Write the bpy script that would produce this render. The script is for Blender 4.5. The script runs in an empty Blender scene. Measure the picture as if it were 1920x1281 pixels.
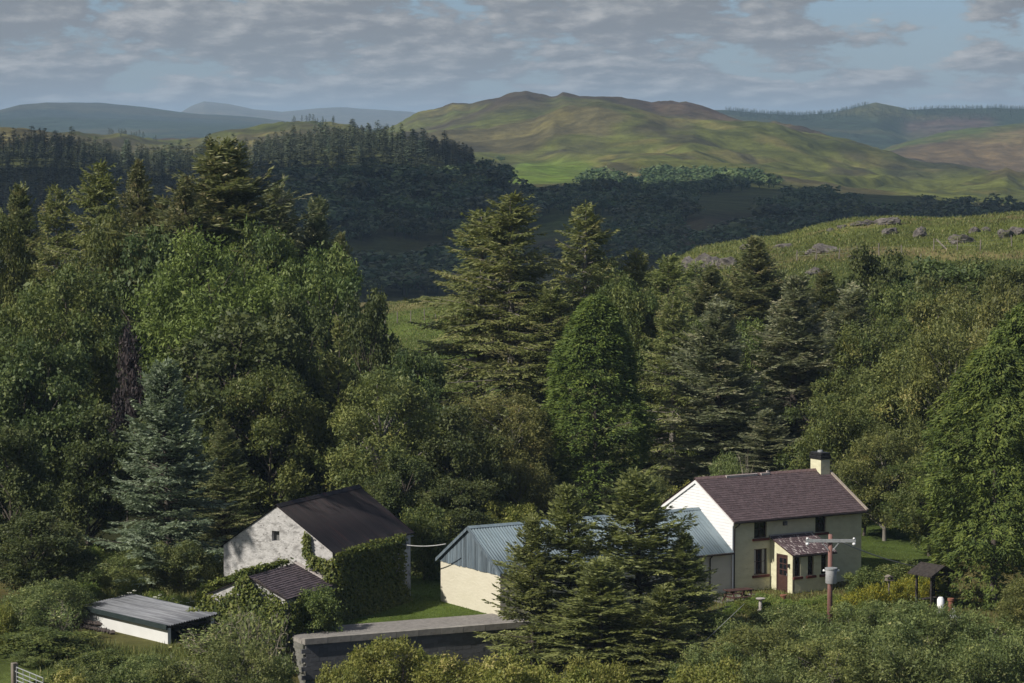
import bpy, bmesh, math, random
import numpy as np
from mathutils import Vector, Matrix

# ---------------------------------------------------------------- camera, sky, sun, exposure
scene = bpy.context.scene
F, ZC, HY = 5500.0, 24.5, 250.0           # focal length in photo pixels, eye height above the farmyard, horizon row
PITCH = math.atan((640.5 - HY) / F)
CP, SP = math.cos(PITCH), math.sin(PITCH)
cam_d = bpy.data.cameras.new('camera'); cam = bpy.data.objects.new('camera', cam_d)
scene.collection.objects.link(cam); scene.camera = cam
cam.location = (0, 0, ZC); cam.rotation_euler = (math.pi / 2 - PITCH, 0, 0)
cam_d.sensor_width = 36.0; cam_d.lens = F / 1920 * 36.0; cam_d.clip_start = 1.0; cam_d.clip_end = 90000.0

SUN_A, SUN_EL = math.radians(33), math.radians(40)   # sun stands left of the view, a little behind the camera
SUN = Vector((-math.cos(SUN_A) * math.cos(SUN_EL), -math.sin(SUN_A) * math.cos(SUN_EL), math.sin(SUN_EL)))
sun_d = bpy.data.lights.new('sun', 'SUN'); sun = bpy.data.objects.new('sun', sun_d); scene.collection.objects.link(sun)
sun_d.energy = 4.0; sun_d.angle = math.radians(0.6); sun_d.color = (1.0, 0.945, 0.86)
sun.rotation_euler = SUN.to_track_quat('Z', 'Y').to_euler(); sun.location = (-300, -100, 300)

def nodes_of(tree):
    tree.nodes.clear()
    def N(kind, **kw):
        n = tree.nodes.new(kind)
        for k, v in kw.items():
            if k.startswith('i_'):
                n.inputs[int(k[2:]) if k[2:].isdigit() else k[2:].replace('_', ' ')].default_value = v
            else: setattr(n, k, v)
        return n
    def K(a, b): tree.links.new(a, b)
    return N, K

world = bpy.data.worlds.new('World'); scene.world = world; world.use_nodes = True
N, K = nodes_of(world.node_tree)
sky = N('ShaderNodeTexSky', sky_type='NISHITA', sun_disc=False, sun_elevation=SUN_EL,
        sun_rotation=math.atan2(SUN.x, SUN.y), altitude=150.0, air_density=1.0, dust_density=0.6, ozone_density=1.6)
tc = N('ShaderNodeTexCoord')
sep = N('ShaderNodeSeparateXYZ'); K(tc.outputs['Generated'], sep.inputs[0])
# cloud sheet: layers flatten towards the horizon
absz = N('ShaderNodeMath', operation='ABSOLUTE'); K(sep.outputs['Z'], absz.inputs[0])
addz = N('ShaderNodeMath', operation='ADD', i_1=0.045); K(absz.outputs[0], addz.inputs[0])
logz = N('ShaderNodeMath', operation='LOGARITHM', i_1=2.718); K(addz.outputs[0], logz.inputs[0])
mz = N('ShaderNodeMath', operation='MULTIPLY', i_1=5.4); K(logz.outputs[0], mz.inputs[0])
mx = N('ShaderNodeMath', operation='MULTIPLY', i_1=21.0); K(sep.outputs['X'], mx.inputs[0])
my = N('ShaderNodeMath', operation='MULTIPLY', i_1=21.0); K(sep.outputs['Y'], my.inputs[0])
cv = N('ShaderNodeCombineXYZ'); K(mx.outputs[0], cv.inputs[0]); K(my.outputs[0], cv.inputs[1]); K(mz.outputs[0], cv.inputs[2])
offv = N('ShaderNodeVectorMath', operation='ADD'); offv.inputs[1].default_value = (0.3, 8.8, 7.1); K(cv.outputs[0], offv.inputs[0])
n1 = N('ShaderNodeTexNoise', i_Scale=1.0, i_Detail=10.0, i_Roughness=0.62, i_Distortion=0.08); K(offv.outputs[0], n1.inputs['Vector'])
# more cloud to the west (left), clearer to the east
bias = N('ShaderNodeMath', operation='MULTIPLY_ADD', i_1=-0.20, i_2=0.025); K(sep.outputs['X'], bias.inputs[0])
dens = N('ShaderNodeMath', operation='ADD'); K(n1.outputs['Fac'], dens.inputs[0]); K(bias.outputs[0], dens.inputs[1])
mask = N('ShaderNodeMapRange', interpolation_type='SMOOTHSTEP'); mask.inputs['From Min'].default_value = 0.435; mask.inputs['From Max'].default_value = 0.51
K(dens.outputs[0], mask.inputs['Value'])
# sunlit upper edges: compare the density a little higher up
off2 = N('ShaderNodeVectorMath', operation='ADD'); off2.inputs[1].default_value = (-0.10, 0.0, 0.16); K(offv.outputs[0], off2.inputs[0])
n2 = N('ShaderNodeTexNoise', i_Scale=1.0, i_Detail=10.0, i_Roughness=0.62, i_Distortion=0.08); K(off2.outputs[0], n2.inputs['Vector'])
dif = N('ShaderNodeMath', operation='SUBTRACT'); K(n1.outputs['Fac'], dif.inputs[0]); K(n2.outputs['Fac'], dif.inputs[1])
lit = N('ShaderNodeMapRange', interpolation_type='SMOOTHSTEP'); lit.inputs['From Min'].default_value = -0.06; lit.inputs['From Max'].default_value = 0.20
K(dif.outputs[0], lit.inputs['Value'])
ccol = N('ShaderNodeMix', data_type='RGBA'); ccol.inputs['A'].default_value = (0.166, 0.178, 0.194, 1); ccol.inputs['B'].default_value = (0.350, 0.350, 0.348, 1)
K(lit.outputs[0], ccol.inputs['Factor'])
tint = N('ShaderNodeMix', data_type='RGBA', blend_type='MULTIPLY', i_Factor=1.0); tint.inputs['B'].default_value = (0.037, 0.045, 0.064, 1)
K(sky.outputs[0], tint.inputs['A'])
wm = N('ShaderNodeMix', data_type='RGBA'); K(mask.outputs[0], wm.inputs['Factor']); K(tint.outputs['Result'], wm.inputs['A']); K(ccol.outputs['Result'], wm.inputs['B'])
bg = N('ShaderNodeBackground'); bg.inputs['Strength'].default_value = 1.0
K(wm.outputs['Result'], bg.inputs['Color'])
wo = N('ShaderNodeOutputWorld'); K(bg.outputs[0], wo.inputs[0])

vs = scene.view_settings
vs.view_transform = 'Standard'; vs.look = 'None'; vs.exposure = 0.54; vs.gamma = 1.0; vs.use_curve_mapping = False
cy = scene.cycles
cy.max_bounces = 5; cy.diffuse_bounces = 3; cy.glossy_bounces = 2; cy.transmission_bounces = 3; cy.transparent_max_bounces = 6; cy.volume_bounces = 0
cy.use_denoising = True
try: cy.denoiser = 'OPENIMAGEDENOISE'
except Exception: pass

# ---------------------------------------------------------------- helpers
C = scene.collection
rng = np.random.default_rng(7)
def ray(px, py):
    u = (640.5 - py) / F
    return np.array([(px - 960) / F, CP + u * SP, -SP + u * CP])
def at(px, py, depth):                    # photo pixel at a known depth -> world point
    d = ray(px, py); return np.array([0, 0, ZC]) + d * (depth / d[1])
def on_z(px, py, z):                      # photo pixel on a level plane
    d = ray(px, py); return np.array([0, 0, ZC]) + d * ((z - ZC) / d[2])
def project(P):
    P = np.asarray(P, float); x, y, z = P[..., 0], P[..., 1], P[..., 2] - ZC
    fw = y * CP - z * SP; up = y * SP + z * CP
    return 960 + F * x / fw, 640.5 - F * up / fw

def tag(o, label=None, cat=None, group=None, kind=None):
    if label: o['label'] = label
    if cat: o['category'] = cat
    if group: o['group'] = group
    if kind: o['kind'] = kind
    return o
def empty(name, loc, rz=0.0):
    o = bpy.data.objects.new(name, None); o.empty_display_size = 0.3
    C.objects.link(o); o.location = loc; o.rotation_euler = (0, 0, rz); return o
def link(name, me, mat=None, parent=None, loc=None, rz=None):
    o = bpy.data.objects.new(name, me); C.objects.link(o)
    if mat is not None and not me.materials: me.materials.append(mat)
    if parent is not None: o.parent = parent
    if loc is not None: o.location = loc
    if rz is not None: o.rotation_euler = (0, 0, rz)
    return o
def np_mesh(name, V, Fq, tint=None, smooth=False, col=None):
    V = np.ascontiguousarray(V, np.float32); Fq = np.ascontiguousarray(Fq, np.int32)
    me = bpy.data.meshes.new(name); k = Fq.shape[1]; n = len(Fq)
    me.vertices.add(len(V)); me.vertices.foreach_set('co', V.ravel())
    me.loops.add(n * k); me.loops.foreach_set('vertex_index', Fq.ravel())
    me.polygons.add(n); me.polygons.foreach_set('loop_start', np.arange(0, n * k, k, dtype=np.int32))
    try: me.polygons.foreach_set('loop_total', np.full(n, k, np.int32))
    except Exception: pass
    if smooth: me.polygons.foreach_set('use_smooth', np.ones(n, bool))
    if tint is not None:
        a = me.attributes.new('tint', 'FLOAT', 'POINT'); a.data.foreach_set('value', np.ascontiguousarray(tint, np.float32))
    if col is not None:
        a = me.attributes.new('land', 'FLOAT_COLOR', 'POINT')
        a.data.foreach_set('color', np.ascontiguousarray(np.c_[col, np.ones(len(col))], np.float32).ravel())
    me.update(calc_edges=True); me.validate()
    return me
class MB:                                 # collects boxes / prisms / tubes into one mesh
    def __init__(s): s.V = []; s.F = []; s.T = []
    def add(s, V, F, t=0.5):
        b = len(s.V); s.V += [tuple(v) for v in V]; s.F += [tuple(b + i for i in f) for f in F]; s.T += [t] * len(V); return s
    def box(s, x0, x1, y0, y1, z0, z1, t=0.5):
        V = [(x0, y0, z0), (x1, y0, z0), (x1, y1, z0), (x0, y1, z0), (x0, y0, z1), (x1, y0, z1), (x1, y1, z1), (x0, y1, z1)]
        return s.add(V, [(0, 3, 2, 1), (4, 5, 6, 7), (0, 1, 5, 4), (1, 2, 6, 5), (2, 3, 7, 6), (3, 0, 4, 7)], t)
    def hexa(s, V, t=0.5): return s.add(V, [(0, 3, 2, 1), (4, 5, 6, 7), (0, 1, 5, 4), (1, 2, 6, 5), (2, 3, 7, 6), (3, 0, 4, 7)], t)
    def prism(s, poly, a, b, axis, t=0.5):  # poly of 2-D points extruded along an axis from a to b
        n = len(poly)
        def P(u, v, w): return {'x': (w, u, v), 'y': (u, w, v), 'z': (u, v, w)}[axis]
        V = [P(u, v, a) for u, v in poly] + [P(u, v, b) for u, v in poly]
        return s.add(V, [tuple(range(n - 1, -1, -1)), tuple(range(n, 2 * n))] + [(i, (i + 1) % n, n + (i + 1) % n, n + i) for i in range(n)], t)
    def tube(s, pts, r, k=8, t=0.5, cap=True):
        pts = [Vector(p) for p in pts]; rr = r if hasattr(r, '__len__') else [r] * len(pts); b = len(s.V); n = len(pts)
        for i, p in enumerate(pts):
            d = (pts[min(i + 1, n - 1)] - pts[max(i - 1, 0)]).normalized()
            u = d.orthogonal().normalized() if i == 0 else (u - d * u.dot(d)).normalized()
            w = d.cross(u)
            for j in range(k):
                a = 2 * math.pi * j / k; s.V.append(tuple(p + (u * math.cos(a) + w * math.sin(a)) * rr[i])); s.T.append(t)
        for i in range(n - 1):
            for j in range(k):
                s.F.append((b + i * k + j, b + i * k + (j + 1) % k, b + (i + 1) * k + (j + 1) % k, b + (i + 1) * k + j))
        if cap: s.F.append(tuple(b + j for j in range(k - 1, -1, -1))); s.F.append(tuple(b + (n - 1) * k + j for j in range(k)))
        return s
    def bar(s, p, q, w, h=None, t=0.5):     # square bar between two points
        p, q = Vector(p), Vector(q); d = (q - p).normalized(); h = h or w
        u = d.cross(Vector((0, 0, 1)))
        u = Vector((1, 0, 0)) if u.length < 1e-4 else u.normalized()
        v = u.cross(d)
        V = [e + u * a * w / 2 + v * b_ * h / 2 for e in (p, q) for a, b_ in ((-1, -1), (1, -1), (1, 1), (-1, 1))]
        return s.add([tuple(x) for x in V], [(0, 3, 2, 1), (4, 5, 6, 7), (0, 1, 5, 4), (1, 2, 6, 5), (2, 3, 7, 6), (3, 0, 4, 7)], t)
    def build(s, name, mat, parent=None, smooth=False, bevel=0.0, loc=None, rz=None):
        me = bpy.data.meshes.new(name); me.from_pydata(s.V, [], s.F)
        a = me.attributes.new('tint', 'FLOAT', 'POINT'); a.data.foreach_set('value', np.array(s.T, np.float32))
        bm = bmesh.new(); bm.from_mesh(me); bmesh.ops.recalc_face_normals(bm, faces=bm.faces); bm.to_mesh(me); bm.free()
        if smooth:
            for p in me.polygons: p.use_smooth = True
        o = link(name, me, mat, parent, loc, rz)
        if bevel:
            m = o.modifiers.new('bevel', 'BEVEL'); m.width = bevel; m.segments = 2; m.limit_method = 'ANGLE'
        return o
def piece(name, src, parent, loc=(0, 0, 0), rot=(0, 0, 0), scale=(1, 1, 1)):
    o = bpy.data.objects.new(name, src); C.objects.link(o); o.parent = parent
    o.location = loc; o.rotation_euler = rot; o.scale = scale; return o

# value noise in numpy
def _h(i, j, s):
    n = (i.astype(np.int64) * 374761393 + j.astype(np.int64) * 668265263 + s * 982451653) & 0xffffffff
    n = ((n ^ (n >> 13)) * 1274126177) & 0xffffffff
    return ((n ^ (n >> 16)) & 0xffff) / 65535.0
def vnoise(x, y, s=0):
    xi, yi = np.floor(x), np.floor(y); fx, fy = x - xi, y - yi
    fx = fx * fx * (3 - 2 * fx); fy = fy * fy * (3 - 2 * fy)
    a, b, c_, d = _h(xi, yi, s), _h(xi + 1, yi, s), _h(xi, yi + 1, s), _h(xi + 1, yi + 1, s)
    return (a + (b - a) * fx) * (1 - fy) + (c_ + (d - c_) * fx) * fy
def fbm(x, y, s=0, o=4):
    r = 0; a = 0.5; t = 0; x = np.asarray(x, float); y = np.asarray(y, float)
    x, y = x + 0.9 * (vnoise(x * 0.7 + 31.7, y * 0.7, s + 5) - 0.5), y + 0.9 * (vnoise(x * 0.7, y * 0.7 + 13.1, s + 6) - 0.5)
    for k in range(o):
        c_, s_ = math.cos(0.6 + 1.1 * k), math.sin(0.6 + 1.1 * k); f = 2.03 ** k
        r = r + a * 0.5 * (vnoise((x * c_ - y * s_) * f, (x * s_ + y * c_) * f, s + k * 17) + vnoise((x * s_ + y * c_) * f + 7.3, (y * s_ - x * c_) * f, s + k * 17 + 400)); t += a; a *= 0.55
    return np.clip(0.5 + (r / t - 0.5) * 1.35, 0, 1)
def sstep(a, b, x): t = np.clip((x - a) / (b - a), 0, 1); return t * t * (3 - 2 * t)

# ---------------------------------------------------------------- materials
def material(name, build):
    m = bpy.data.materials.new(name); m.use_nodes = True
    N, K = nodes_of(m.node_tree); out = N('ShaderNodeOutputMaterial')
    build(N, K, out); return m
def mix(N, K, fac, a, b, blend='MIX'):
    n = N('ShaderNodeMix', data_type='RGBA', blend_type=blend)
    for v, key in ((fac, 'Factor'), (a, 'A'), (b, 'B')):
        if hasattr(v, 'is_output'): K(v, n.inputs[key])
        else: n.inputs[key].default_value = v if key == 'Factor' or len(v) == 4 else (*v, 1)
    return n.outputs['Result']
def noise(N, K, scale, detail=4.0, rough=0.55, coord='Object', stretch=None, dist=0.0):
    tc = N('ShaderNodeTexCoord'); v = tc.outputs[coord]
    if stretch:
        mp = N('ShaderNodeMapping'); mp.inputs['Scale'].default_value = stretch; K(v, mp.inputs[0]); v = mp.outputs[0]
    n = N('ShaderNodeTexNoise', i_Scale=scale, i_Detail=detail, i_Roughness=rough, i_Distortion=dist); K(v, n.inputs['Vector'])
    return n.outputs['Fac']
def ramp(N, K, v, a, b):
    n = N('ShaderNodeMapRange', interpolation_type='SMOOTHSTEP'); n.inputs['From Min'].default_value = a; n.inputs['From Max'].default_value = b
    K(v, n.inputs['Value']); return n.outputs[0]
def attr(N, name, what='Fac'): return N('ShaderNodeAttribute', attribute_name=name).outputs[what]
def surface(name, c1, c2, scale=3.0, rough=0.85, bump=0.0, bscale=None, spec=0.25, stretch=None, lo=0.35, hi=0.65, tint=0.0,
            stain=None, sscale=1.2, slo=0.55, shi=0.7, metallic=0.0, bdist=0.02, objvar=0.0):
    def b(N, K, out):
        p = N('ShaderNodeBsdfPrincipled'); p.inputs['Roughness'].default_value = rough; p.inputs['Metallic'].default_value = metallic
        p.inputs['Specular IOR Level'].default_value = spec
        col = mix(N, K, ramp(N, K, noise(N, K, scale, 6, 0.6, stretch=stretch), lo, hi), c1, c2)
        if tint:
            t = N('ShaderNodeMapRange'); t.inputs['To Min'].default_value = 1 - tint; t.inputs['To Max'].default_value = 1 + tint
            K(attr(N, 'tint'), t.inputs['Value'])
            h = N('ShaderNodeVectorMath', operation='SCALE'); K(col, h.inputs[0]); K(t.outputs[0], h.inputs['Scale']); col = h.outputs[0]
        if objvar:
            oi = N('ShaderNodeObjectInfo'); t2 = N('ShaderNodeMapRange'); t2.inputs['To Min'].default_value = 1 - objvar; t2.inputs['To Max'].default_value = 1 + objvar
            K(oi.outputs['Random'], t2.inputs['Value']); h2 = N('ShaderNodeVectorMath', operation='SCALE'); K(col, h2.inputs[0]); K(t2.outputs[0], h2.inputs['Scale']); col = h2.outputs[0]
        if stain:
            col = mix(N, K, ramp(N, K, noise(N, K, sscale, 7, 0.65, stretch=stretch), slo, shi), col, stain)
        K(col, p.inputs['Base Color'])
        if bump:
            bp = N('ShaderNodeBump', i_Strength=bump, i_Distance=bdist)
            K(noise(N, K, bscale or scale * 4, 5, 0.6, stretch=stretch), bp.inputs['Height']); K(bp.outputs[0], p.inputs['Normal'])
        K(p.outputs[0], out.inputs[0])
    return material(name, b)
def leaf_mat(name, c1, c2, c3=None, trans=0.28, var=0.10, sheen=0.18):
    def b(N, K, out):
        t = attr(N, 'tint')
        col = mix(N, K, ramp(N, K, t, 0.15, 0.85), c1, c2)
        if c3: col = mix(N, K, ramp(N, K, t, 0.86, 0.97), col, c3)
        oi = N('ShaderNodeObjectInfo'); hs = N('ShaderNodeHueSaturation')
        hh = N('ShaderNodeMapRange'); hh.inputs['To Min'].default_value = 0.5 - var * 0.16; hh.inputs['To Max'].default_value = 0.5 + var * 0.16
        vv = N('ShaderNodeMapRange'); vv.inputs['To Min'].default_value = 1 - var * 1.4; vv.inputs['To Max'].default_value = 1 + var * 1.4
        K(oi.outputs['Random'], hh.inputs['Value']); K(oi.outputs['Random'], vv.inputs['Value'])
        K(hh.outputs[0], hs.inputs['Hue']); K(vv.outputs[0], hs.inputs['Value']); K(col, hs.inputs['Color'])
        d = N('ShaderNodeBsdfPrincipled'); d.inputs['Roughness'].default_value = 0.55; d.inputs['Specular IOR Level'].default_value = sheen; K(hs.outputs[0], d.inputs['Base Color'])
        tg = N('ShaderNodeMix', data_type='RGBA', blend_type='MULTIPLY', i_Factor=1.0); k = trans * 1.35; tg.inputs['B'].default_value = (0.96 * k, 1.0 * k, 0.72 * k, 1)   # light that comes through the blade
        K(hs.outputs[0], tg.inputs['A'])
        tr = N('ShaderNodeBsdfTranslucent'); K(tg.outputs['Result'], tr.inputs['Color'])
        ms = N('ShaderNodeAddShader'); K(d.outputs[0], ms.inputs[0]); K(tr.outputs[0], ms.inputs[1])
        K(ms.outputs[0], out.inputs[0])
    return material(name, b)

# ---------------------------------------------------------------- terrain: heights along rings at known distances
def curve(px, pts):
    xs, ys = zip(*pts); return np.interp(px, xs, ys)
def zof(px, py, d):                       # height of a point seen at (px, py) at ground range d
    u = (640.5 - py) / F; dx = (px - 960) / F; dy = CP + u * SP; dz = -SP + u * CP
    return ZC + dz * d / np.sqrt(dx * dx + dy * dy)
in_px = np.arange(-60, 1981, 5.0)
a_in = np.arctan((in_px - 960) / F)
a_out = np.radians(np.r_[np.arange(11.5, 30, 0.6), np.arange(30, 180, 5.0)])
ALPHA = np.r_[-a_out[::-1], a_in, a_out]
PX = 960 + F * np.tan(np.clip(ALPHA, -0.2, 0.2))
rings = [(1, 22.8), (20, 19.3), (60, 8.5), (100, -1.2), (118, -2.7), (137, -3.0), (150, 0.0), (165, 0.1), (200, 0.6),
 (280, [(0, 2.5), (1100, 2.5), (1300, 6), (1450, 9), (1920, 9.5)], 'z'),
 (345, [(0, 572), (740, 572), (800, 562), (860, 560), (1150, 560), (1210, 540), (1265, 487), (1310, 464), (1400, 450), (1480, 441), (1540, 422), (1600, 411), (1660, 409), (1750, 414), (1850, 408), (1920, 402), (2200, 398)]),
 (430, [(0, -6), (1200, -6), (1400, -2), (1920, 2)], 'z'),
 (600, -22), (880, -27),
 (1050, [(-100, 470), (300, 470), (500, 478), (640, 510), (800, 512), (900, 508), (1000, 480), (1100, 470), (1250, 480), (1400, 485), (1920, 480)]),
 (1200, [(-100, 380), (300, 385), (430, 385), (560, 372), (700, 380), (860, 405), (960, 432), (1050, 420), (1150, 425), (1250, 445), (1320, 420), (1400, 440), (1920, 440)]),
 (1350, [(-100, 282), (0, 282), (100, 288), (200, 304), (300, 312), (400, 312), (470, 298), (560, 284), (640, 275), (720, 276), (800, 288), (860, 304), (920, 328), (960, 352), (1000, 362), (1040, 367), (1100, 372), (1200, 378), (1300, 388), (1400, 395), (1500, 395), (1600, 402), (1750, 408), (1920, 408)]),
 (1600, [(-100, 315), (300, 320), (640, 300), (860, 320), (950, 336), (1020, 337), (1100, 338), (1200, 345), (1300, 350), (1450, 354), (1600, 368), (1750, 382), (1920, 392)]),
 (1900, [(-100, 295), (700, 290), (760, 285), (900, 292), (950, 300), (1000, 301), (1100, 300), (1200, 298), (1300, 305), (1400, 314), (1500, 330), (1600, 345), (1750, 362), (1920, 375)]),
 (2200, [(-100, 232), (0, 233), (150, 237), (230, 250), (300, 263), (340, 261), (400, 246), (480, 233), (560, 222), (610, 224), (650, 231), (740, 246), (800, 272), (900, 262), (1000, 275), (1100, 282), (1200, 274), (1300, 268), (1400, 290), (1500, 300), (1600, 318), (1750, 340), (1830, 332), (1862, 322), (1885, 314), (1905, 322), (1960, 338)]),
 (2450, [(-100, 265), (600, 260), (740, 252), (760, 246), (800, 248), (900, 238), (1000, 222), (1060, 200), (1120, 189), (1180, 200), (1250, 222), (1350, 229), (1450, 227), (1500, 238), (1600, 262), (1700, 287), (1800, 308), (1920, 322)]),
 (2600, [(-100, 270), (740, 262), (900, 232), (1060, 212), (1120, 206), (1200, 210), (1300, 226), (1450, 244), (1600, 275), (1800, 322), (1920, 334)]),
 (2900, [(-100, 268), (700, 258), (742, 236), (765, 220), (785, 208), (810, 202), (830, 196), (848, 188), (860, 189), (880, 190), (930, 178), (970, 166), (987, 161), (1005, 166), (1030, 172), (1042, 171), (1055, 164), (1070, 167), (1085, 167), (1130, 170), (1180, 178), (1225, 186), (1285, 186), (1315, 193), (1350, 206), (1400, 222), (1500, 236), (1560, 255), (1700, 300), (1850, 330), (1920, 335)]),
 (3500, [(-100, 275), (740, 275), (1300, 270), (1600, 296), (1650, 285), (1700, 264), (1760, 249), (1800, 241), (1860, 235), (1920, 230), (2100, 226)]),
 (3900, [(-100, 270), (740, 270), (1300, 240), (1500, 250), (1700, 270), (1920, 262)]),
 (4600, [(-100, 250), (740, 250), (1250, 215), (1310, 205), (1400, 213), (1500, 218), (1560, 214), (1640, 195), (1700, 209), (1760, 206), (1830, 204), (1920, 206), (2100, 205)]),
 (6200, [(-100, 215), (0, 208), (40, 198), (90, 194), (150, 197), (250, 203), (330, 210), (400, 215), (500, 222), (560, 228), (700, 240), (1920, 240)]),
 (7600, [(-100, 246), (1920, 250)]),
 (10500, [(-100, 235), (250, 228), (340, 211), (360, 200), (385, 192), (430, 197), (480, 208), (530, 213), (600, 207), (640, 205), (700, 208), (770, 212), (900, 228), (1920, 245)]),
 (13500, -30), (17000, -60)]
DK = np.array([r[0] for r in rings], float)
ZK = np.zeros((len(rings), len(PX)))
for i, r in enumerate(rings):
    if not isinstance(r[1], list): ZK[i] = r[1]
    elif len(r) == 3: ZK[i] = curve(PX, r[1])
    else: ZK[i] = zof(PX, curve(PX, r[1]), r[0])
D = np.unique(np.r_[1, 4, 8, np.arange(12, 100, 8), np.arange(100, 130, 4), np.arange(130, 175, 1.0), np.arange(175, 300, 4), np.arange(300, 420, 2.0), np.arange(420, 900, 20),
    np.arange(900, 1700, 13), np.arange(1700, 3000, 12), np.arange(3000, 4700, 25), np.arange(4700, 7600, 60), np.arange(7600, 13501, 110), 15000, 17000])
def pchip(xk, yk, x):
    h = np.diff(xk)[:, None]; dl = np.diff(yk, axis=0) / h; m = np.zeros_like(yk)
    w1 = 2 * h[1:] + h[:-1]; w2 = h[1:] + 2 * h[:-1]; same = dl[:-1] * dl[1:] > 0
    with np.errstate(divide='ignore', invalid='ignore'):
        hm = (w1 + w2) / (w1 / dl[:-1] + w2 / dl[1:])
    m[1:-1] = np.where(same, np.nan_to_num(hm), 0); m[0] = dl[0]; m[-1] = dl[-1]
    k = np.clip(np.searchsorted(xk, x, 'right') - 1, 0, len(xk) - 2); hh = h[k]; t = ((x - xk[k])[:, None]) / hh
    return ((1 + 2 * t) * (1 - t) ** 2) * yk[k] + t * (1 - t) ** 2 * hh * m[k] + t * t * (3 - 2 * t) * yk[k + 1] + t * t * (t - 1) * hh * m[k + 1]
Z = pchip(DK, ZK, D)
GX = D[:, None] * np.sin(ALPHA)[None]; GY = D[:, None] * np.cos(ALPHA)[None]
# the retaining block: its rear and front top edges as seen in the photo, level with the lawn
BA, BB = on_z(528, 1181, 0.1), on_z(930, 1150, 0.1)
BYAW = math.atan2(BB[1] - BA[1], BB[0] - BA[0]); BW = 3.1; BLEN = 13.0
def block_local(x, y):
    dx, dy = x - BA[0], y - BA[1]; c_, s_ = math.cos(BYAW), math.sin(BYAW)
    return dx * c_ + dy * s_, -dx * s_ + dy * c_        # along, towards the lawn (0 = rear edge)
bu, bv = block_local(GX, GY)
inside = sstep(-2.5, 0.3, bu) * (1 - sstep(BLEN - 0.3, BLEN + 3, bu)) * (GY > 120) * (GY < 175)
zb = -0.0 - 2.8 * (1 - sstep(-BW + 0.4, -0.5, bv))
Z = np.where(GY > 0, Z * (1 - inside) + zb * inside, Z)
lf = (1 - sstep(-14.0, -11.6, GX)) * (GY > 100) * (GY < 160)          # the left side of the yard drops nearer the camera
Z = Z * (1 - lf) + (-3.0 * (1 - sstep(126, 137, GY)) - 0.25) * lf
# relief
sc_ = np.interp(D, [0, 120, 160, 210, 300, 345, 600, 1300, 2000, 2900, 6000, 14000], [0.2, 0.12, 0.05, 0.2, 0.5, 0.7, 2.5, 4, 6, 6.5, 15, 22])[:, None]
wl = np.interp(D, [0, 200, 345, 900, 2000, 6000, 14000], [12, 14, 22, 110, 230, 380, 650])[:, None]
Z = Z + sc_ * (fbm(GX / wl, GY / wl, 3, 5) - 0.5) * 1.6
gul = np.interp(D, [0, 1400, 1700, 2100, 2700, 3600, 6000], [0, 0, 9, 20, 18, 9, 0])[:, None]   # gullies on the hill faces
Z = Z - gul * np.abs(fbm(GX / 105 + 3, GY / 200, 11, 4) - 0.5) * 2
Z = Z + np.interp(D, [300, 320, 350, 380], [0, 1, 1, 0])[:, None] * sstep(1230, 1330, PX)[None] * 1.0 * (fbm(GX / 5, GY / 5, 21, 3) - 0.5)
Z = Z + np.interp(D, [0, 1450, 1800, 2800, 3600, 5000], [0, 0, 2.2, 3.0, 3.0, 0])[:, None] * (fbm(GX / 45, GY / 60, 61, 4) - 0.5) * 2
def ground(x, y):
    x = np.asarray(x, float); y = np.asarray(y, float)
    a = np.arctan2(x, y); d = np.clip(np.hypot(x, y), D[0], D[-1] - 1)
    j = np.clip(np.searchsorted(ALPHA, a) - 1, 0, len(ALPHA) - 2); i = np.clip(np.searchsorted(D, d) - 1, 0, len(D) - 2)
    ta = np.clip((a - ALPHA[j]) / (ALPHA[j + 1] - ALPHA[j]), 0, 1); td = np.clip((d - D[i]) / (D[i + 1] - D[i]), 0, 1)
    return (Z[i, j] * (1 - ta) + Z[i, j + 1] * ta) * (1 - td) + (Z[i + 1, j] * (1 - ta) + Z[i + 1, j + 1] * ta) * td
# land colours (what grows there)
UU, VV = project(np.stack([GX, GY, Z], -1))
DD = np.broadcast_to(D[:, None], Z.shape)
nA = fbm(GX / 60, GY / 60, 5, 5); nB = fbm(GX / 220, GY / 220, 9, 5); nC = fbm(GX / 18, GY / 18, 31, 4)
def blend(col, c, m): return col * (1 - m[..., None]) + np.array(c) * m[..., None]
COL = np.zeros(Z.shape + (3,)) + np.array((0.062, 0.080, 0.022))           # rough pasture
COL = blend(COL, (0.105, 0.085, 0.034), sstep(0.48, 0.68, nA) * 0.8)          # drier grass
far = sstep(1500, 1800, DD)
hill = far * (DD < 3300)
COL = blend(COL, (0.100, 0.108, 0.026), hill * 0.85)
COL = blend(COL, (0.078, 0.062, 0.036), hill * sstep(0.52, 0.62, nB) * 0.75)      # bracken and heather
COL = blend(COL, (0.150, 0.130, 0.045), hill * sstep(0.55, 0.66, nA) * 0.7)
nD = fbm(GX / 34, GY / 90, 83, 4)
COL = blend(COL, (0.050, 0.046, 0.026), hill * sstep(0.60, 0.72, nD) * 0.8)
COL = blend(COL, (0.048, 0.060, 0.020), hill * sstep(0.58, 0.70, fbm(GX / 95, GY / 140, 87, 4)) * 0.6)
COL = blend(COL, (0.055, 0.040, 0.028), hill * sstep(2650, 2800, DD) * sstep(0.32, 0.50, fbm(GX / 130, GY / 130, 51, 4)) * 0.9)
def inpoly(u, v, poly):
    r = np.zeros(u.shape, bool); n = len(poly)
    for i in range(n):
        (x1, y1), (x2, y2) = poly[i], poly[(i + 1) % n]
        with np.errstate(divide='ignore', invalid='ignore'):
            r ^= ((y1 > v) != (y2 > v)) & (u < (x2 - x1) * (v - y1) / (y2 - y1 + 1e-12) + x1)
    return r
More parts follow.
